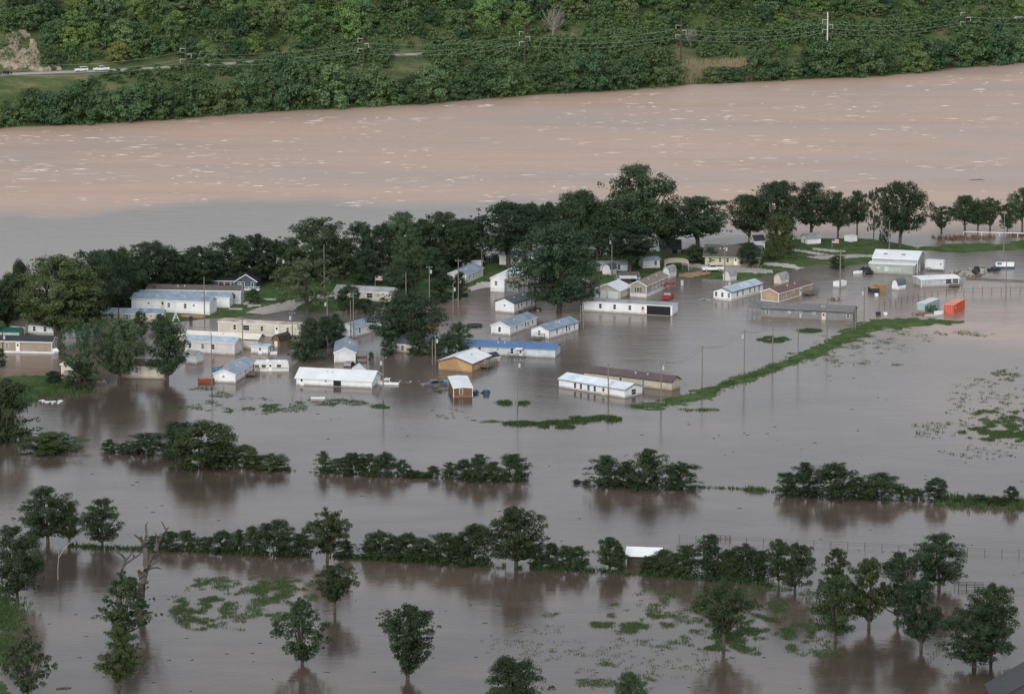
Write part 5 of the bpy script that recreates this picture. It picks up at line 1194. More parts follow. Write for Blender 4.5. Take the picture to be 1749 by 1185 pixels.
def aframe():
    r = empty('swing_frame', G(301, 549, .4), .2, 'white A-frame swing on the strip of lawn', 'swing frame')
    for y in (0, 1.2):
        for s in (-1, 1): MB().tube([(s * .8, y, 0), (0, y, 2.0)], .06, 5).build('leg', TRIMW, r)
    MB().tube([(0, 0, 2.0), (0, 1.2, 2.0)], .06, 5).build('top_bar', TRIMW, r); MB().box(-.4, .4, -.04, .04, .9, 1.0).build('crossbar', TRIMW, r)
aframe()
# scrap heap: piled machinery
def scrap(cx, cy, n, sx, sy, label, seed, name='scrap_heap', mats=(SCRAP, SCRAPD, SCRAPG, SCRAP), hgt=1.2):
    g = np.random.default_rng(seed); p = G(cx, cy); r = empty(name, p, 0, label, 'scrap heap')
    for k in range(n):
        x, y = g.uniform(-sx, sx), g.uniform(-sy, sy); q = g.uniform(.35, 1.0, 3); hh = hgt * g.uniform(.3, 1)
        b = MB()
        if k % 3 == 0: b.tube([(0, 0, -.3), (0, 0, hh)], [q[0] * .8, q[0] * .8], 9)
        elif k % 3 == 1: b.prism([(-q[0], -.3), (q[0], -.3), (q[0] * .9, hh * .7), (q[0] * .2, hh), (-q[0] * .8, hh * .6)], 'y', -q[1] * .6, q[1] * .6)
        else: b.tube([(-q[0] * 1.4, 0, .1), (0, q[1] * .3, hh), (q[0] * 1.4, .1, hh * .4)], .14, 6)
        b.build('scrap_piece', mats[int(g.integers(len(mats)))], r, (x, y, 0), (0, 0, g.uniform(0, 6.28)))
scrap(1648, 470, 22, 3.8, 3, 'rusty heap of scrap machinery standing in the flood', 31)
scrap(1668, 465, 16, 2.4, 3, 'dark heap of scrap metal behind the rusty heap', 32, mats=(SCRAPD, SCRAPD, SCRAPG))
scrap(1690, 462, 14, 3.6, 2.5, 'dark heap of poles and pipes by the houseboat', 33, mats=(SCRAPD, SCRAPD, CARD), hgt=1.0)
scrap(1594, 533, 12, 1.5, 2, 'green farm machinery half sunk between the containers', 34, mats=(GREENM, SCRAPD, GREENM, SCRAPG), hgt=1.5, name='farm_machine')
scrap(1573, 537, 6, 1.6, .8, 'rusty flat trailer before the pale blue container', 35, mats=(SCRAP, SCRAP, SCRAPG), hgt=.7)
scrap(381, 630, 10, 3, 1.5, 'heap of drifted yard things behind the white blue-roofed home', 36, mats=(SCRAPD, BLUEP, DECKW), hgt=.6)
scrap(690, 653, 9, 3.5, 1.5, 'low drift of broken boards beside the sunk white pickup', 37, mats=(DECKW, DECKW, SCRAPG), hgt=.35)
scrap(180, 652, 7, 2.5, 1.2, 'drifted planks and a blue barrel below the windblown tree', 38, mats=(DECKW, PLY, BLUEP), hgt=.5)
scrap(75, 686, 8, 4, 2, 'white litter caught along the grassy bank', 39, mats=(TRIMW, SCRAPG, TRIMW), hgt=.25)
scrap(505, 604, 6, 2, 1.5, 'dark drift by the barn-shaped shed', 40, mats=(SCRAPD, DECKW), hgt=.9)
scrap(735, 658, 5, 2, .6, 'floating boards behind the sunk dark pickup', 41, mats=(DECKW, SCRAPG), hgt=.2)
scrap(822, 672, 8, 2, 1.6, 'dark stairs and barrels at the narrow brown trailer', 42, mats=(SCRAPD, SCRAPD, BLUEH), hgt=.9)
# ------------------------------------------------------------------ utility poles
POLETOP = {}
def pole(px, base, top, label, arm=True, xf=0, mat=POLEM, z=0.0, lamp=False, double=False, rad=.15):
    p = G(px, base, z); Hh = hm(base - top, base); r = empty('utility_pole', p, 0, label, 'utility pole')
    MB().tube([(0, 0, -1.5), (0, 0, Hh * .5), (0, 0, Hh)], [rad, rad * .85, rad * .65], 8).build('pole', mat, r)
    if arm:
        MB().box(-.75, .75, -.05, .05, Hh - .55, Hh - .42).build('crossarm', mat, r)
        for xx in (-.65, .65): MB().tube([(xx, 0, Hh - .42), (xx, 0, Hh - .22)], .05, 6).build('insulator', GALV, r)
    if xf:
        s = 1 if xf > 0 else -1; MB().tube([(s * .42, -.1, Hh - 2.0), (s * .42, -.1, Hh - 1.15)], [.24, .24], 10).build('transformer', XFMR, r)
    if lamp:
        a = MB().tube([(0, 0, Hh - .5), (.5, -.1, Hh - .25), (.9, -.15, Hh - .25)], .04, 5).build('lamp_arm', GALV, r); MB().box(.75, 1.15, -.25, -.05, Hh - .38, Hh - .24).build('lamp_head', GALV, r)
    if double: MB().tube([(-.7, .2, -1.5), (-.7, .2, Hh * .82)], [rad * .9, rad * .7], 8).build('second_pole', mat, r)
    POLETOP[(px, base)] = (p.x, p.y, Hh - .2)
    return r
for a in [
    (11.5, 563, 520, 'pole behind the green-roofed shed', False, 0), (5, 602, 565, 'short dark pole before the tan mobile home', False, 1, POLEB),
    (308, 492, 453, 'pole rising behind the brown-roofed grey-blue home', False, 0, POLEM, .3), (228, 502, 466, 'lamp pole at the tree belt beside the blue-roofed homes', False, 0, POLEM, .3, True),
    (349.5, 546, 473, 'tall pole standing in front of the white blue-roofed homes', False, 0), (203, 550, 519, 'dark pole with a meter before the shuttered cream home', False, 0, POLEB),
    (282, 648, 581, 'thick pole before the cream brown-roofed home', True, 0, POLEM, 0, False, False, .2), (362, 656, 570, 'pole in water beside the red half-sunk boat', False, 0),
    (415, 615, 542, 'pole with transformer between ribbed home and flat-roofed shed', True, -1), (482, 496, 437, 'brown pole with transformer behind the olive tree', False, 1, POLEB, .3),
    (554, 502, 420, 'tall pole rising above the olive tree', False, 0, POLEM, .3), (559, 549, 509, 'short pole with meter in water below the olive tree', False, -1),
    (499.5, 599, 532, 'pole with transformer over the barn-shaped shed', True, -1), (604, 578, 499, 'double pole at the corner of the white blue-roofed home', True, 0, POLEM, 0, False, True),
    (693.5, 512, 465, 'pole over the top of the dome-shaped tree', False, 0, POLEM, .3), (733.6, 528, 454, 'pole with transformer beside the dome-shaped tree', True, 1),
    (743, 458, 395, 'pole with side lamp against the tree belt', True, -1, POLEM, .3, True), (783, 526, 443, 'tall pole before the white home by the flooded lane', True, 0),
    (774, 540, 484, 'pole with grey cans standing in the flooded lane', False, 1), (743.7, 623, 571, 'double pole before the small cream house', False, 1, POLEM, 0, False, True),
    (654.7, 683, 608, 'pole with transformer at the end of the white double home', True, -1), (884, 691, 612, 'thin pole with transformer in open water below the plywood-clad house', True, 1, POLEM, 0, False, False, .12),
    (1045, 472, 404, 'tall pole under the broad tree near the barn-roofed shed', True, -1, POLEM, .3), (1023.5, 514, 455, 'pole at the corner of the cream garage', False, 0),
    (996.5, 562, 514, 'double pole in front of the very long white home', False, 0, POLEM, 0, False, True), (1237.5, 489, 416, 'pole before the cream brick house', True, 1),
    (823, 458, 414, 'pole beside the black-roofed shed in the belt', False, 0, POLEM, .3), (1434.7, 492, 427, 'thick pale pole rising out of the low white hut', True, 0, POLEM, 0, True, False, .22),
    (1518.5, 438, 378, 'pole behind the metal workshop', False, 0, POLEM, .2), (1714, 439, 362, 'tall pole by the shore strip with the row of river trees', True, 0),
    (1718, 502, 438, 'pale pole in front of the houseboat', False, 0), (1039, 676, 619, 'pole in front of the streaked white roof', True, 0),
    (1129, 690, 616, 'pole with transformer between brown-roofed home and levee end', True, 1), (1199, 659, 590, 'pole along the levee carrying the sagging wire', True, 0),
    (1271, 641, 563, 'levee pole with transformer, third along the levee', True, -1), (1319.5, 623, 545, 'levee pole beside the tiny grass islet', True, 0),
    (1363, 607, 528, 'levee pole with transformer before the grey home', True, 1), (1412.5, 585, 510, 'levee pole in front of the grey home door', True, 0),
    (1475.5, 557, 490, 'levee pole with cans at the levee bend', True, -1), (1461, 564, 524, 'double pole at the corner of the long grey home', False, 0, POLEM, 0, False, True)]:
    b = list(a); b[3] = 'wooden utility ' + b[3] if b[3].startswith('pole') else b[3].replace(' pole', ' utility pole', 1) if ' utility' not in b[3] else b[3]
    pole(*b)
def wire(name, pts, sag, rad, label, mat=WIREM, cat='overhead wire', group=None):
    P = []
    for a, b in zip(pts[:-1], pts[1:]):
        a = Vector(a); b = Vector(b)
        for k in range(12):
            t = k / 12; q = a.lerp(b, t); q.z -= sag * 4 * t * (1 - t); P.append(q)
    P.append(Vector(pts[-1]))
    return tag(MB().tube(P, rad, 4).build(name, mat), label, cat, group)
def top(k): return POLETOP[k]
lev = [(1129, 690), (1199, 659), (1271, 641), (1319.5, 623), (1363, 607), (1412.5, 585), (1475.5, 557)]
for s, lab in ((-.65, 'overhead wire along the levee poles, field side'), (.65, 'overhead wire along the levee poles, village side')):
    wire('overhead_wire', [(top(k)[0] + s, top(k)[1], top(k)[2]) for k in lev], 1.6, .022, lab, M('dark_wire', (.07, .07, .07), .6))
wire('overhead_wire', [top((743, 458)), top((1045, 472)), top((1237.5, 489)), top((1434.7, 492))], 2.2, .02, 'overhead wire strung before the village tree belt', M('dark_wire', (.07, .07, .07), .6))

# ------------------------------------------------------------------ transmission line on the far bank
DAV = M('pale_davit', (.62, .63, .64), .5)
TT = []
for px, base, topy, mat, lab in [(318, 150, 70, POLEB, 'pole of the far line above the bank bushes near the white cars'), (621, 140, 53, POLEB, 'pole of the far line left of the pale road bend'),
                                (896, 138, 42, POLEB, 'pole of the far line below the bleached dead tree'), (1163, 122, 31, POLEB, 'leaning pole of the far line beside the dry reeds'),
                                (1413, 105, 22, M('pale_steel_pole', (.68, .68, .68), .5), 'pale pole of the far line, the lightest of the row'), (1650, 98, 10, POLEB, 'last pole of the far line above the rising bank')]:
    lab = lab.replace('left of', 'beside')
    d = 26.0; X = G(px, base, 6).x; Y = bank_pt(X, d)
    zc = Y * CP + (H - 6) * SP; X = (px - CX) / F * zc; Y = bank_pt(X, d); zg = float(hill_h(np.array([X]), np.array([Y]))[0])
    s = F / (Y * CP + (H - zg) * SP); gy = proj((X, Y, zg))[1]; Hh = (gy - topy) / (s * .985)
    r = empty('transmission_pole', (X, Y, zg), 0, 'tall ' + lab if not lab.startswith(('pale', 'leaning', 'last')) else lab, 'transmission pole')
    MB().tube([(0, 0, -1), (0, 0, Hh)], [.34, .24], 8).build('pole', mat, r); ends = []
    u = Vector((math.cos(RA), math.sin(RA), 0)); side = Vector((1, 0, 0))
    for sgn, dz in ((-1, 3.2), (1, 5.2), (-1, 7.0)):
        a = Vector((0, 0, Hh - dz)); b_ = Vector((sgn * 2.0, -.4, Hh - dz + .25)); MB().tube([a, b_], .09, 5).build('davit_arm', DAV, r)
        MB().tube([b_, b_ - Vector((0, 0, 1.5))], .08, 5).build('insulator', DAV, r); ends.append(Vector((X, Y, zg)) + b_ - Vector((0, 0, 1.5)))
    TT.append(ends)
for k, lab in enumerate(('upper wire of the far bank transmission line', 'middle wire of the far bank transmission line', 'lowest wire of the far bank transmission line')):
    pts = [e[k] for e in TT]; d0 = pts[0] - pts[1]; d1 = pts[-1] - pts[-2]
    wire('transmission_wire', [pts[0] + d0] + pts + [pts[-1] + d1], 2.2, .026, lab, M('pale_wire', (.5, .51, .5), .5))

# ------------------------------------------------------------------ fences and gates
def fence(name, px_pts, n, ph, label, cat='fence', mat=TRIMD, rails=2, prad=.06, wire_r=.018):
    P = [G(*p) for p in px_pts]; r = empty(name, P[0], 0, label, cat); o = P[0]
    seg = [0]
    for a, b in zip(P[:-1], P[1:]): seg.append(seg[-1] + (b - a).length)
    def at(t):
        t *= seg[-1]
        for i in range(len(seg) - 1):
            if t <= seg[i + 1] + 1e-6: return P[i].lerp(P[i + 1], (t - seg[i]) / (seg[i + 1] - seg[i])) - o
    g = np.random.default_rng(len(label)); tops = []
    me = MB().tube([(0, 0, -1), (0, 0, ph)], [prad, prad * .9], 6).mesh('post', mat)
    for k in range(n + 1):
        q = at(k / n); h_ = g.uniform(.85, 1.12); link('post', me, r, q, (g.normal() * .04, g.normal() * .04, 0), (1, 1, h_)); tops.append(q)
    for j in range(rails):
        zz = ph * (.9 - .42 * j); MB().tube([q + Vector((0, 0, zz)) for q in tops], wire_r, 4).build('wire', mat, r)
    return r
fence('wire_fence', [(1501, 530), (1530, 523), (1570, 514), (1604, 508), (1650, 505), (1749, 502), (1790, 501)], 22, 1.9, 'wire fence running from the levee bend behind the containers')
fence('wire_fence', [(1160, 922), (1340, 929), (1460, 935), (1560, 940), (1749, 948), (1800, 950)], 22, 1.0, 'low drowned wire fence across the pasture behind the barn roof', prad=.05)
fence('wire_fence', [(1604, 1110), (1585, 1130), (1563, 1160), (1540, 1195)], 16, .7, 'submerged wire fence slanting between the two pasture clusters', prad=.05)
fence('wire_fence', [(1630, 1005), (1700, 1008), (1790, 1016)], 8, .9, 'wire fence beyond the pipe gate in the flood', prad=.04)
fence('wire_fence', [(940, 970), (1000, 972), (1030, 974)], 8, .8, 'short fence line between hedgerow and barn roof', prad=.05)
fence('chain_link_fence', [(1165, 463), (1235, 466), (1300, 462)], 9, 1.2, 'chain-link fence along the drive of the cream brick house', mat=GALV, prad=.04)
fence('chain_link_fence', [(1640, 496), (1690, 491), (1749, 489), (1790, 488)], 8, 1.1, 'sagging fence in the flood before the scrap heaps', mat=GALV, prad=.045)
fence('pipe_fence', [(500, 682), (520, 682), (560, 682), (600, 681)], 7, .9, 'line of posts around the sunken box roof', rails=0, prad=.04)
fence('pipe_fence', [(1200, 484), (1225, 485), (1250, 484)], 7, .6, 'short stub posts beside the white grey-patched shed', rails=0, prad=.07, mat=POLEM)
def gate(px0, px1, ph, label, n=4):
    a = G(*px0); b = G(*px1); d = b - a; L = d.length; r = empty('pipe_gate', a, math.atan2(d.y, d.x), label, 'gate')
    for k in range(n): MB().tube([(0, 0, ph * (.25 + .75 * k / (n - 1))), (L, 0, ph * (.25 + .75 * k / (n - 1)))], .045, 5).build('rail', POLEB, r)
    for k in range(4): MB().tube([(L * k / 3, 0, -1), (L * k / 3, 0, ph * 1.05)], .06, 5).build('upright', POLEB, r)
gate((1637, 1004), (1679, 1005), 1.1, 'pipe gate half under water beside the broad tree')
gate((1222, 920), (1248, 921), .7, 'wooden rails poking out of the flood behind the tall bush', 2)
# long plank on the water by the scrap, and the white pipe over the river shallows
r = empty('floating_log', G(1651, 476), 0, 'long grey pole lying on the water before the scrap heaps', 'log')
a = G(1651, 476) ; b = G(1760, 482); MB().tube([(0, 0, .25), b - a + Vector((0, 0, .25))], [.22, .16], 7).build('log', DECKW, r)
r = empty('white_pipe', G(1646, 402), 0, 'long white pipe crossing the shallows below the river trees', 'pipe'); a = G(1646, 402); b = G(1800, 406)
MB().tube([(0, 0, 1.0), b - a + Vector((0, 0, 1.0))], .11, 7).build('pipe', TRIMW, r)
for k in range(6): q = (b - a) * (k / 5); MB().tube([q + Vector((0, 0, -1)), q + Vector((0, 0, 1))], .1, 6).build('support', TRIMW, r)
def flag(px, py, ph, label, z=.3):
    r = empty('flag', G(px, py, z), 0, label, 'flag'); MB().tube([(0, 0, 0), (0, 0, ph)], .035, 5).build('pole', GALV, r)
    RED = M('flag_red', (.45, .03, .04), .7, .05); W_, B_ = TRIMW, M('flag_blue', (.03, .05, .2), .7, .05)
    f = None; w_, h_ = 1.9, 1.15
    for k in range(13): 
        s = MB(); zz = ph - h_ * (k + 1) / 13; x0 = .75 if k < 7 else 0
        s.add([(x0 + (w_ - x0) * t / 4, .12 * math.sin(t * 1.7 + 1), zz - .1 * t / 4) for t in range(5)] + [(x0 + (w_ - x0) * t / 4, .12 * math.sin(t * 1.7 + 1), zz + h_ / 13 - .1 * t / 4) for t in range(5)], [(t, t + 1, t + 6, t + 5) for t in range(4)])
        s.build('stripe', RED if k % 2 == 0 else W_, r)
    MB().box(0, .75, .09, .11, ph - h_ * 7 / 13 - .02, ph).build('canton', B_, r)
flag(641, 492, 3.2, 'striped flag on a pole beside the egg-shaped tree'); flag(1421, 424, 2.6, 'striped flag on the lawn near the small white box shed')

# ------------------------------------------------------------------ dead trees
def snag(px, base, lines, label, mat=DEADWOOD, thick=1.0):
    o = G(px, base); r = empty('dead_tree', o, 0, label, 'dead tree'); zc = o.y * CP + H * SP; k = zc / F; g = np.random.default_rng(int(px))
    for i, (pts, r0, r1) in enumerate(lines):
        q = []
        for j, (x, y) in enumerate(pts):
            q.append(Vector(((x - px) * k, g.normal() * .25 + .5 * j * g.normal() * .4, (base - y) * k * 1.02 - (1 if (i == 0 and j == 0) else 0))))
        n = len(q); MB().tube(q, [max(.075, (r0 + (r1 - r0) * j / max(1, n - 1)) * (thick * .85 if i == 0 else thick * 1.4)) for j in range(n)], 7).build('trunk' if i == 0 else 'branch', mat, r)
def Z(x, y): return (180 + x / 8.46, 880 + y / 8.46)
snag(238, 1040, [([(236, 1040), Z(520, 1090), Z(545, 960), Z(580, 830), Z(600, 720)], .62, .34),
                 ([Z(545, 900), Z(510, 850), Z(488, 785)], .34, .12), ([Z(600, 720), Z(605, 600), Z(585, 470), Z(560, 400), Z(535, 290)], .3, .14), ([Z(575, 400), Z(520, 330), Z(445, 255)], .14, .06),
                 ([Z(580, 380), Z(615, 270), Z(600, 150), Z(635, 90)], .14, .04), ([Z(610, 690), Z(680, 580), Z(750, 480), Z(770, 380), Z(830, 320), Z(895, 200), Z(950, 120)], .3, .05),
                 ([Z(890, 190), Z(860, 120), Z(835, 75)], .08, .03), ([Z(760, 380), Z(765, 290), Z(740, 230)], .09, .03), ([Z(610, 735), Z(680, 690), Z(760, 665), Z(795, 610)], .17, .07),
                 ([Z(615, 780), Z(660, 750), Z(740, 735), Z(780, 725)], .16, .07), ([Z(740, 738), Z(820, 772)], .09, .04), ([Z(600, 950), Z(635, 965)], .2, .1)],
     'tall bare dead tree with forked grey limbs in the flooded pasture', thick=1.45)
snag(204, 1030, [([(204, 1030), Z(215, 870), Z(260, 750), Z(290, 700), Z(400, 620), Z(520, 530)], .34, .1), ([Z(265, 730), Z(300, 630), Z(250, 560), Z(175, 490), Z(150, 400)], .17, .04), ([Z(310, 640), Z(385, 560), Z(380, 480)], .1, .03), ([Z(430, 600), Z(415, 550)], .09, .04)],
     'lower forked dead limb beside the tall bare dead tree', thick=1.4)
snag(99, 990, [([(99, 990), (99, 970), (101, 950), (104, 930)], .12, .05), ([(101, 952), (110, 938), (120, 927)], .06, .02), ([(101, 945), (97, 930)], .04, .02)], 'thin pale dead sapling in the water below the hedgerow', M('bleached_wood', (.42, .39, .36), .9))
def dead_far(px, py_base, topy, wpx, label):
    X = G(px, py_base, 22).x; dd = 72; Y = bank_pt(X, dd)
    for _ in range(30):
        z = float(hill_h(np.array([X]), np.array([Y]))[0]); q = proj((X, Y, z)); 
        X += (px - q[0]) * .2; dd += (q[1] - py_base) * .25; Y = bank_pt(X, dd)
    s = F / (Y * CP + (H - z) * SP); Hh = (py_base - topy) / s; r = empty('dead_tree', (X, Y, z), 0, label, 'dead tree'); g = np.random.default_rng(77); m = M('grey_dead_wood', (.30, .275, .255), .9)
    MB().tube([(0, 0, -1), (.2, 0, Hh * .4), (.4, 0, Hh * .7)], [.28, .2, .1], 6).build('trunk', m, r)
    for k in range(44):
        a = g.uniform(0, 6.28); hf = g.uniform(.38, 1.0); z0 = Hh * g.uniform(.22, max(.25, hf - .2)); rr = math.sqrt(max(.05, 1 - ((hf - .66) / .38) ** 2)); e = Vector((math.cos(a) * wpx / s * .5 * rr * g.uniform(.55, 1), math.sin(a) * 2.2 * rr, Hh * hf))
        mid = Vector((.2, 0, z0)).lerp(e, .5) + Vector((g.normal() * .4, 0, g.normal() * .3)); b = MB().tube([(.2, 0, z0), mid, e], [.13, .09, .03], 4)
        for j in range(7): t = mid.lerp(e, g.uniform(0, .9)); b.tube([t, t + Vector((g.normal() * .9, g.normal() * .5, abs(g.normal()) * .9))], [.06, .025], 3)
        b.build('branch', m, r)
dead_far(944, 66, 8, 44, 'bleached leafless tree standing out of the hillside wood')
dead_far(1179, 80, 52, 22, 'small bleached dead tree behind the leaning far pole')

# rock outcrop above the far road
def outcrop():
    g = np.random.default_rng(9); m = M('pale_rock', (.44, .37, .27), .95, .3, .35, bump=1, col2=(.17, .14, .105)); r = empty('rock_outcrop', (0, 0, 0), 0, 'pale broken rock face above the far road', 'rock outcrop')
    base = bpy.data.meshes.new('rock'); me = []
    for v in range(4):
        b = MB(); n = 7; ring = []
        V = []; 
        for i in range(4):
            for k in range(n):
                a = 2 * math.pi * k / n; rr = (.55, 1, .95, .45)[i] * g.uniform(.75, 1.2); V.append((rr * math.cos(a), rr * math.sin(a), (-.6, -.15, .45, .8)[i] * g.uniform(.8, 1.2)))
        Fs = [(i * n + k, i * n + (k + 1) % n, (i + 1) * n + (k + 1) % n, (i + 1) * n + k) for i in range(3) for k in range(n)] + [tuple(range(3 * n, 4 * n)), tuple(range(n))[::-1]]
        me.append(b.add(V, Fs).mesh('rock', m))
    c = 0
    for k in range(1600):
        px = g.uniform(-30, 80); X = G(px, 130, 14).x; d = g.uniform(57, 90); Y = bank_pt(X, d); z = float(hill_h(np.array([X]), np.array([Y]))[0]); q = proj((X, Y, z))
        lim = np.interp(q[0], [-30, 10, 40, 55, 75], [70, 62, 52, 70, 100])
        if q[1] < lim or vnoise(np.array([X / 4.0]), np.array([z / 4.0]), 4)[0] < .38: continue
        s = g.uniform(.6, 1.5); link('rock', me[int(g.integers(4))], r, (X, Y, z + .1), (g.normal() * .4, g.normal() * .4, g.uniform(0, 6)), (s, s * .9, s * g.uniform(.8, 1.5))); c += 1
        if c > 290: break
outcrop()

# ------------------------------------------------------------------ emergent grass: tufts standing out of shallow water
def tufts(name, regions, h, wd, label, seed, mat=GRASSM, color=(1, 1, 1, 1), per=7, nsc=2.2, thr=.5):
    g = np.random.default_rng(seed); out = []
    for (cx, cy, rx, ry, dens) in regions:
        s = S(cy); area = math.pi * (rx / s) * (ry / (s * (cy - YH) / F)); n = int(area * dens)
        a = g.uniform(0, 6.28, n); q = np.sqrt(g.uniform(0, 1, n)); px = cx + rx * q * np.cos(a); py = cy + ry * q * np.sin(a)
        X, Y = Gn(px, py); nz = fbm(X / nsc, Y / (nsc * 1.6), seed) + (1 - q) * .12
        k = nz > thr; out.append(np.stack([X[k], Y[k], np.full(k.sum(), -.02)], 1))
    P = np.concatenate(out); return blades(name, P, h, wd, mat, label, per, np.random.default_rng(seed), color, spread=.3)
tufts('grass', [(420, 1030, 125, 46, 5), (340, 1040, 50, 36, 6), (480, 1010, 60, 26, 6), (370, 995, 60, 10, 4)], .30, .06, 'grass mat floating on the flooded pasture beside the lone trees', 51, thr=.56)
tufts('grass', [(1210, 1060, 200, 50, 4.0), (1080, 1062, 75, 17, 10), (1300, 1085, 90, 34, 9), (1240, 1020, 160, 30, 2.2), (1360, 1040, 80, 40, 3), (1236, 1106, 34, 5, 14), (1400, 1110, 40, 25, 3)], .28, .06, 'sparse grass standing in the flood round the flat-topped tree', 52, thr=.57)
tufts('grass', [(1010, 1168, 52, 9, 7), (1030, 1134, 30, 5, 7), (960, 1052, 40, 8, 3), (910, 1100, 90, 40, .6), (1120, 1130, 150, 40, .8), (1090, 1165, 30, 12, 5)], .26, .06, 'thin grass tufts at the lower edge of the flooded pasture', 53, thr=.55)
tufts('grass', [(1725, 740, 85, 14, 14), (1725, 712, 70, 16, 5), (1690, 690, 80, 50, .5), (1735, 640, 40, 12, 2), (1600, 735, 50, 16, .7), (1690, 770, 90, 14, .5)], .30, .09, 'bright grass patch in the flooded field at the picture edge', 54, thr=.55)
tufts('grass', [(1480, 585, 90, 24, .9), (1580, 575, 110, 10, 1.0), (1440, 620, 60, 6, 2.0), (1510, 623, 30, 2, 6), (1640, 570, 60, 6, 2), (1480, 590, 50, 8, 2.0), (1420, 608, 40, 8, 2.0)], .24, .08, 'scattered grass specks in the field beyond the levee', 55, thr=.60, per=5)
tufts('grass', [(1320, 580, 28, 5, 20), (1382, 565, 20, 3, 20), (1190, 700, 40, 2, 4)], .34, .10, 'tiny grass islets between the levee and the grey home', 56, color=(.9, .95, .9, 1), thr=.42)
tufts('grass', [(395, 690, 80, 14, 2.6), (380, 675, 40, 8, 2), (430, 700, 50, 8, 3), (575, 687, 70, 6, 5), (480, 697, 50, 8, 3), (655, 694, 22, 4, 8), (820, 720, 36, 3, 6), (770, 706, 50, 10, .8), (300, 696, 40, 4, 4), (350, 664, 30, 3, 4)], .22, .08, 'grass scraps on the flood below the village homes', 57, color=(.8, .85, .85, 1), thr=.54)
tufts('grass', [(930, 722, 40, 2.6, 12), (890, 724, 30, 3, 8), (1030, 716, 30, 5, 8), (960, 728, 40, 3, 8), (986, 718, 25, 6, 4), (760, 669, 22, 2, 4), (865, 688, 14, 3, 10), (895, 689, 10, 2, 10)], .55, .12, 'low weeds in the flood before the streaked white roof home', 58, color=(.75, .85, .8, 1), thr=.45)
def row_tufts(name, px_pts, half, dens, h, wd, label, seed, color=(1, 1, 1, 1), mat=GRASSM, per=4):
    g = np.random.default_rng(seed); out = []
    for (x0, y0), (x1, y1) in zip(px_pts[:-1], px_pts[1:]):
        a, b = G(x0, y0), G(x1, y1); L = (b - a).length; n = int(L * half * 2 * dens); t = g.uniform(0, 1, n); d = g.normal(size=n) * half * .5
        nx, ny = -(b.y - a.y) / L, (b.x - a.x) / L; out.append(np.stack([a.x + (b.x - a.x) * t + nx * d, a.y + (b.y - a.y) * t + ny * d, np.zeros(n)], 1))
    P = np.concatenate(out); k = fbm(P[:, 0] / 3, P[:, 1] / 3, seed) > .40; return blades(name, P[k], h, wd, mat, label, per, g, color, spread=.3)
row_tufts('grass', [(1195, 832), (1250, 834), (1325, 840)], .6, 5, .45, .1, 'thin grass line joining two hedgerow clumps', 61, (.8, .85, .8, 1))
row_tufts('grass', [(1272, 836), (1305, 839)], 1.2, 9, .8, .12, 'grass hummock on the line between hedgerow clumps', 62)
row_tufts('grass', [(1600, 856), (1660, 858), (1749, 864), (1800, 868)], 4.5, 6, .9, .13, 'grass strip standing out of the flood beside the hedgerow', 63)
row_tufts('grass', [(120, 932), (170, 936), (300, 940), (480, 948), (620, 953), (780, 963), (900, 970), (1030, 976), (1150, 985), (1320, 1000)], 1.2, 4, .7, .13, 'rank weeds along the foot of the pasture hedgerow', 64, (.6, .7, .65, 1))
row_tufts('grass', [(500, 804), (560, 808), (700, 814), (900, 823)], .6, 2.0, .4, .1, 'thin weeds along the foot of the upper hedgerow', 65, (.6, .7, .65, 1))
row_tufts('grass', [(1080, 695), (1120, 692), (1190, 677), (1260, 650), (1340, 623), (1420, 590), (1470, 566), (1520, 552), (1620, 551)], 2.2, 7, .42, .09, 'tall grass covering the levee', 66, (1, 1.05, .95, 1))
row_tufts('grass', [(-60, 690), (30, 668), (110, 655)], 11, 4, .8, .13, 'rank grass on the bank below the tan home', 67, (.95, .95, .9, 1))
row_tufts('grass', [(-60, 1010), (5, 1030), (0, 1100), (-40, 1150)], 4, 6, .5, .1, 'grass on the rise under the big dark tree', 68)
row_tufts('reeds', [(1595, 408), (1650, 407), (1700, 407)], 4, 1.6, .9, .14, 'brown drowned reeds under the row of river trees', 69, (.55, .42, .38, 1), REED)
row_tufts('reeds', [(1725, 403), (1790, 402)], 3, 2, .9, .14, 'brown drowned reeds by the end of the white pipe', 70, (.55, .42, .38, 1), REED)

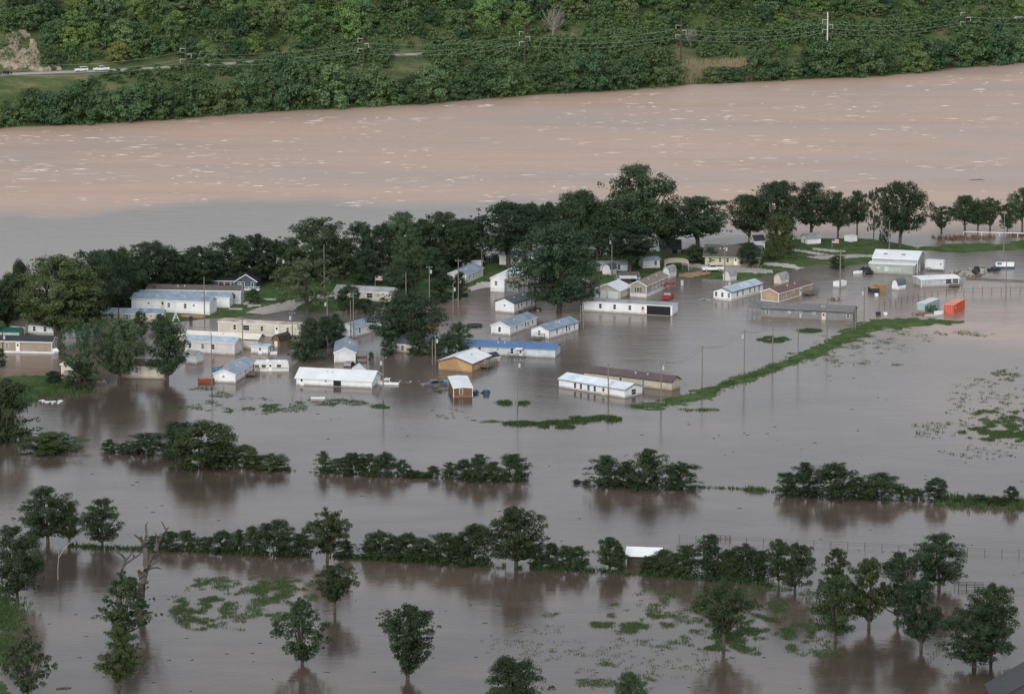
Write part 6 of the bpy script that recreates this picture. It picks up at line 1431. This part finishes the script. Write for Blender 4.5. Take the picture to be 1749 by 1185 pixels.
# ------------------------------------------------------------------ foam crests of the river, drift specks
def foam_mat():
    m = M('foam_white', (.72, .68, .64), .7, .1, .8); t = m.node_tree; b = t.nodes['Principled BSDF']; g_ = t.nodes.new('ShaderNodeNewGeometry'); k = t.nodes.new('ShaderNodeMix'); k.data_type = 'RGBA'
    k.inputs[6].default_value = (.46, .35, .285, 1); k.inputs[7].default_value = (.84, .81, .78, 1); t.links.new(g_.outputs['Random Per Island'], k.inputs[0]); t.links.new(k.outputs[2], b.inputs['Base Color']); return m
def foam():
    g = np.random.default_rng(91); V = []; Fs = []
    bp2 = np.array(BANK_PX)
    n = 0
    cl = [(g.uniform(-30, 1780), g.uniform(0, 1)) for _ in range(260)]
    for (cx, t) in cl:
        by = float(np.interp(cx, bp2[:, 0], bp2[:, 1])); lim = 345 if cx < 900 else 330
        cy = by + 7 + (lim - by - 7) * t ** .9
        m_ = int(g.integers(1, 6))
        for k in range(m_):
            x = cx + g.normal() * 26; y = cy + g.normal() * 4.0
            if y < np.interp(x, bp2[:, 0], bp2[:, 1]) + 5: continue
            L = (g.uniform(1.0, 3.5) if g.uniform() < .75 else g.uniform(3, 7)); p = G(x, y); a = .05 + g.normal() * .07; seg = max(2, int(L / .8)); base = len(V)
            hw = g.uniform(.05, .16); dy = g.uniform(.08, .22); ph = g.uniform(0, 6.28)
            for j in range(seg + 1):
                u = (j / seg - .5) * L; e = math.sin(math.pi * (j / seg) * .96 + .06) * g.uniform(.5, 1.1); off = .15 * math.sin(u * .9 + ph) + g.normal() * .05
                xx = p.x + math.cos(a) * u - math.sin(a) * off; yy = p.y + math.sin(a) * u + math.cos(a) * off
                V += [(xx, yy - dy * e, .01), (xx, yy, .02 + hw * e), (xx, yy + dy * e, .01)]
            for j in range(seg):
                q = base + j * 3; Fs += [(q, q + 3, q + 4, q + 1), (q + 1, q + 4, q + 5, q + 2)]
            n += 1
    me = mesh_np('foam', np.array(V), np.array(Fs), foam_mat()); tag(link('foam', me), 'white foam crests on the fast brown river', kind='stuff')
foam()
def specks():
    g = np.random.default_rng(14); b = MB()
    for k in range(260):
        px = g.uniform(0, 1749); py = g.uniform(640, 1180); p = G(px, py); L = g.uniform(.2, .9); a = g.uniform(-.4, .4)
        b.tube([(p.x, p.y, .0), (p.x + L * math.cos(a), p.y + L * math.sin(a), .03)], [.04, .06], 4)
    tag(b.build('debris', M('drift_twigs', (.035, .03, .025), .9)), 'drifting twigs and leaves on the flood', kind='stuff')
specks()
def log(px, py, L, rz, label):
    r = empty('driftwood', G(px, py), rz, label, 'driftwood'); MB().tube([(0, 0, .05), (L * .5, .1, .15), (L, 0, .12)], [.16, .14, .08], 7).build('trunk', DECKW, r); MB().tube([(L * .55, .1, .15), (L * .8, .5, .5)], [.07, .03], 5).build('branch', DECKW, r)
log(96, 1176, 2.4, .3, 'drifting forked log near the lowest grassy corner'); log(748, 666, 2.6, 0, 'drifting log below the narrow brown trailer'); log(420, 608, 3, .1, 'x') if False else None
log(1655, 308, 5, .1, 'dark driftwood riding the brown river above the river trees')


scrap(1210, 512, 6, 1.5, .8, 'low pile of drowned yard things at the pale blue-roofed home gable', 43, mats=(DECKW, SCRAPG), hgt=.5)
scrap(1428, 512, 5, 1.2, .7, 'red and grey drift below the low white hut', 44, mats=(SCRAP, SCRAPG), hgt=.6)
scrap(530, 612, 7, 2.2, 1.0, 'dark fence boards drifted before the broad bush', 45, mats=(SCRAPD, DECKW), hgt=.7)
scrap(908, 530, 7, 2.0, 1.0, 'yard things drifted behind the slate-roofed white home', 46, mats=(SCRAPD, DECKW, SCRAPG), hgt=.9)
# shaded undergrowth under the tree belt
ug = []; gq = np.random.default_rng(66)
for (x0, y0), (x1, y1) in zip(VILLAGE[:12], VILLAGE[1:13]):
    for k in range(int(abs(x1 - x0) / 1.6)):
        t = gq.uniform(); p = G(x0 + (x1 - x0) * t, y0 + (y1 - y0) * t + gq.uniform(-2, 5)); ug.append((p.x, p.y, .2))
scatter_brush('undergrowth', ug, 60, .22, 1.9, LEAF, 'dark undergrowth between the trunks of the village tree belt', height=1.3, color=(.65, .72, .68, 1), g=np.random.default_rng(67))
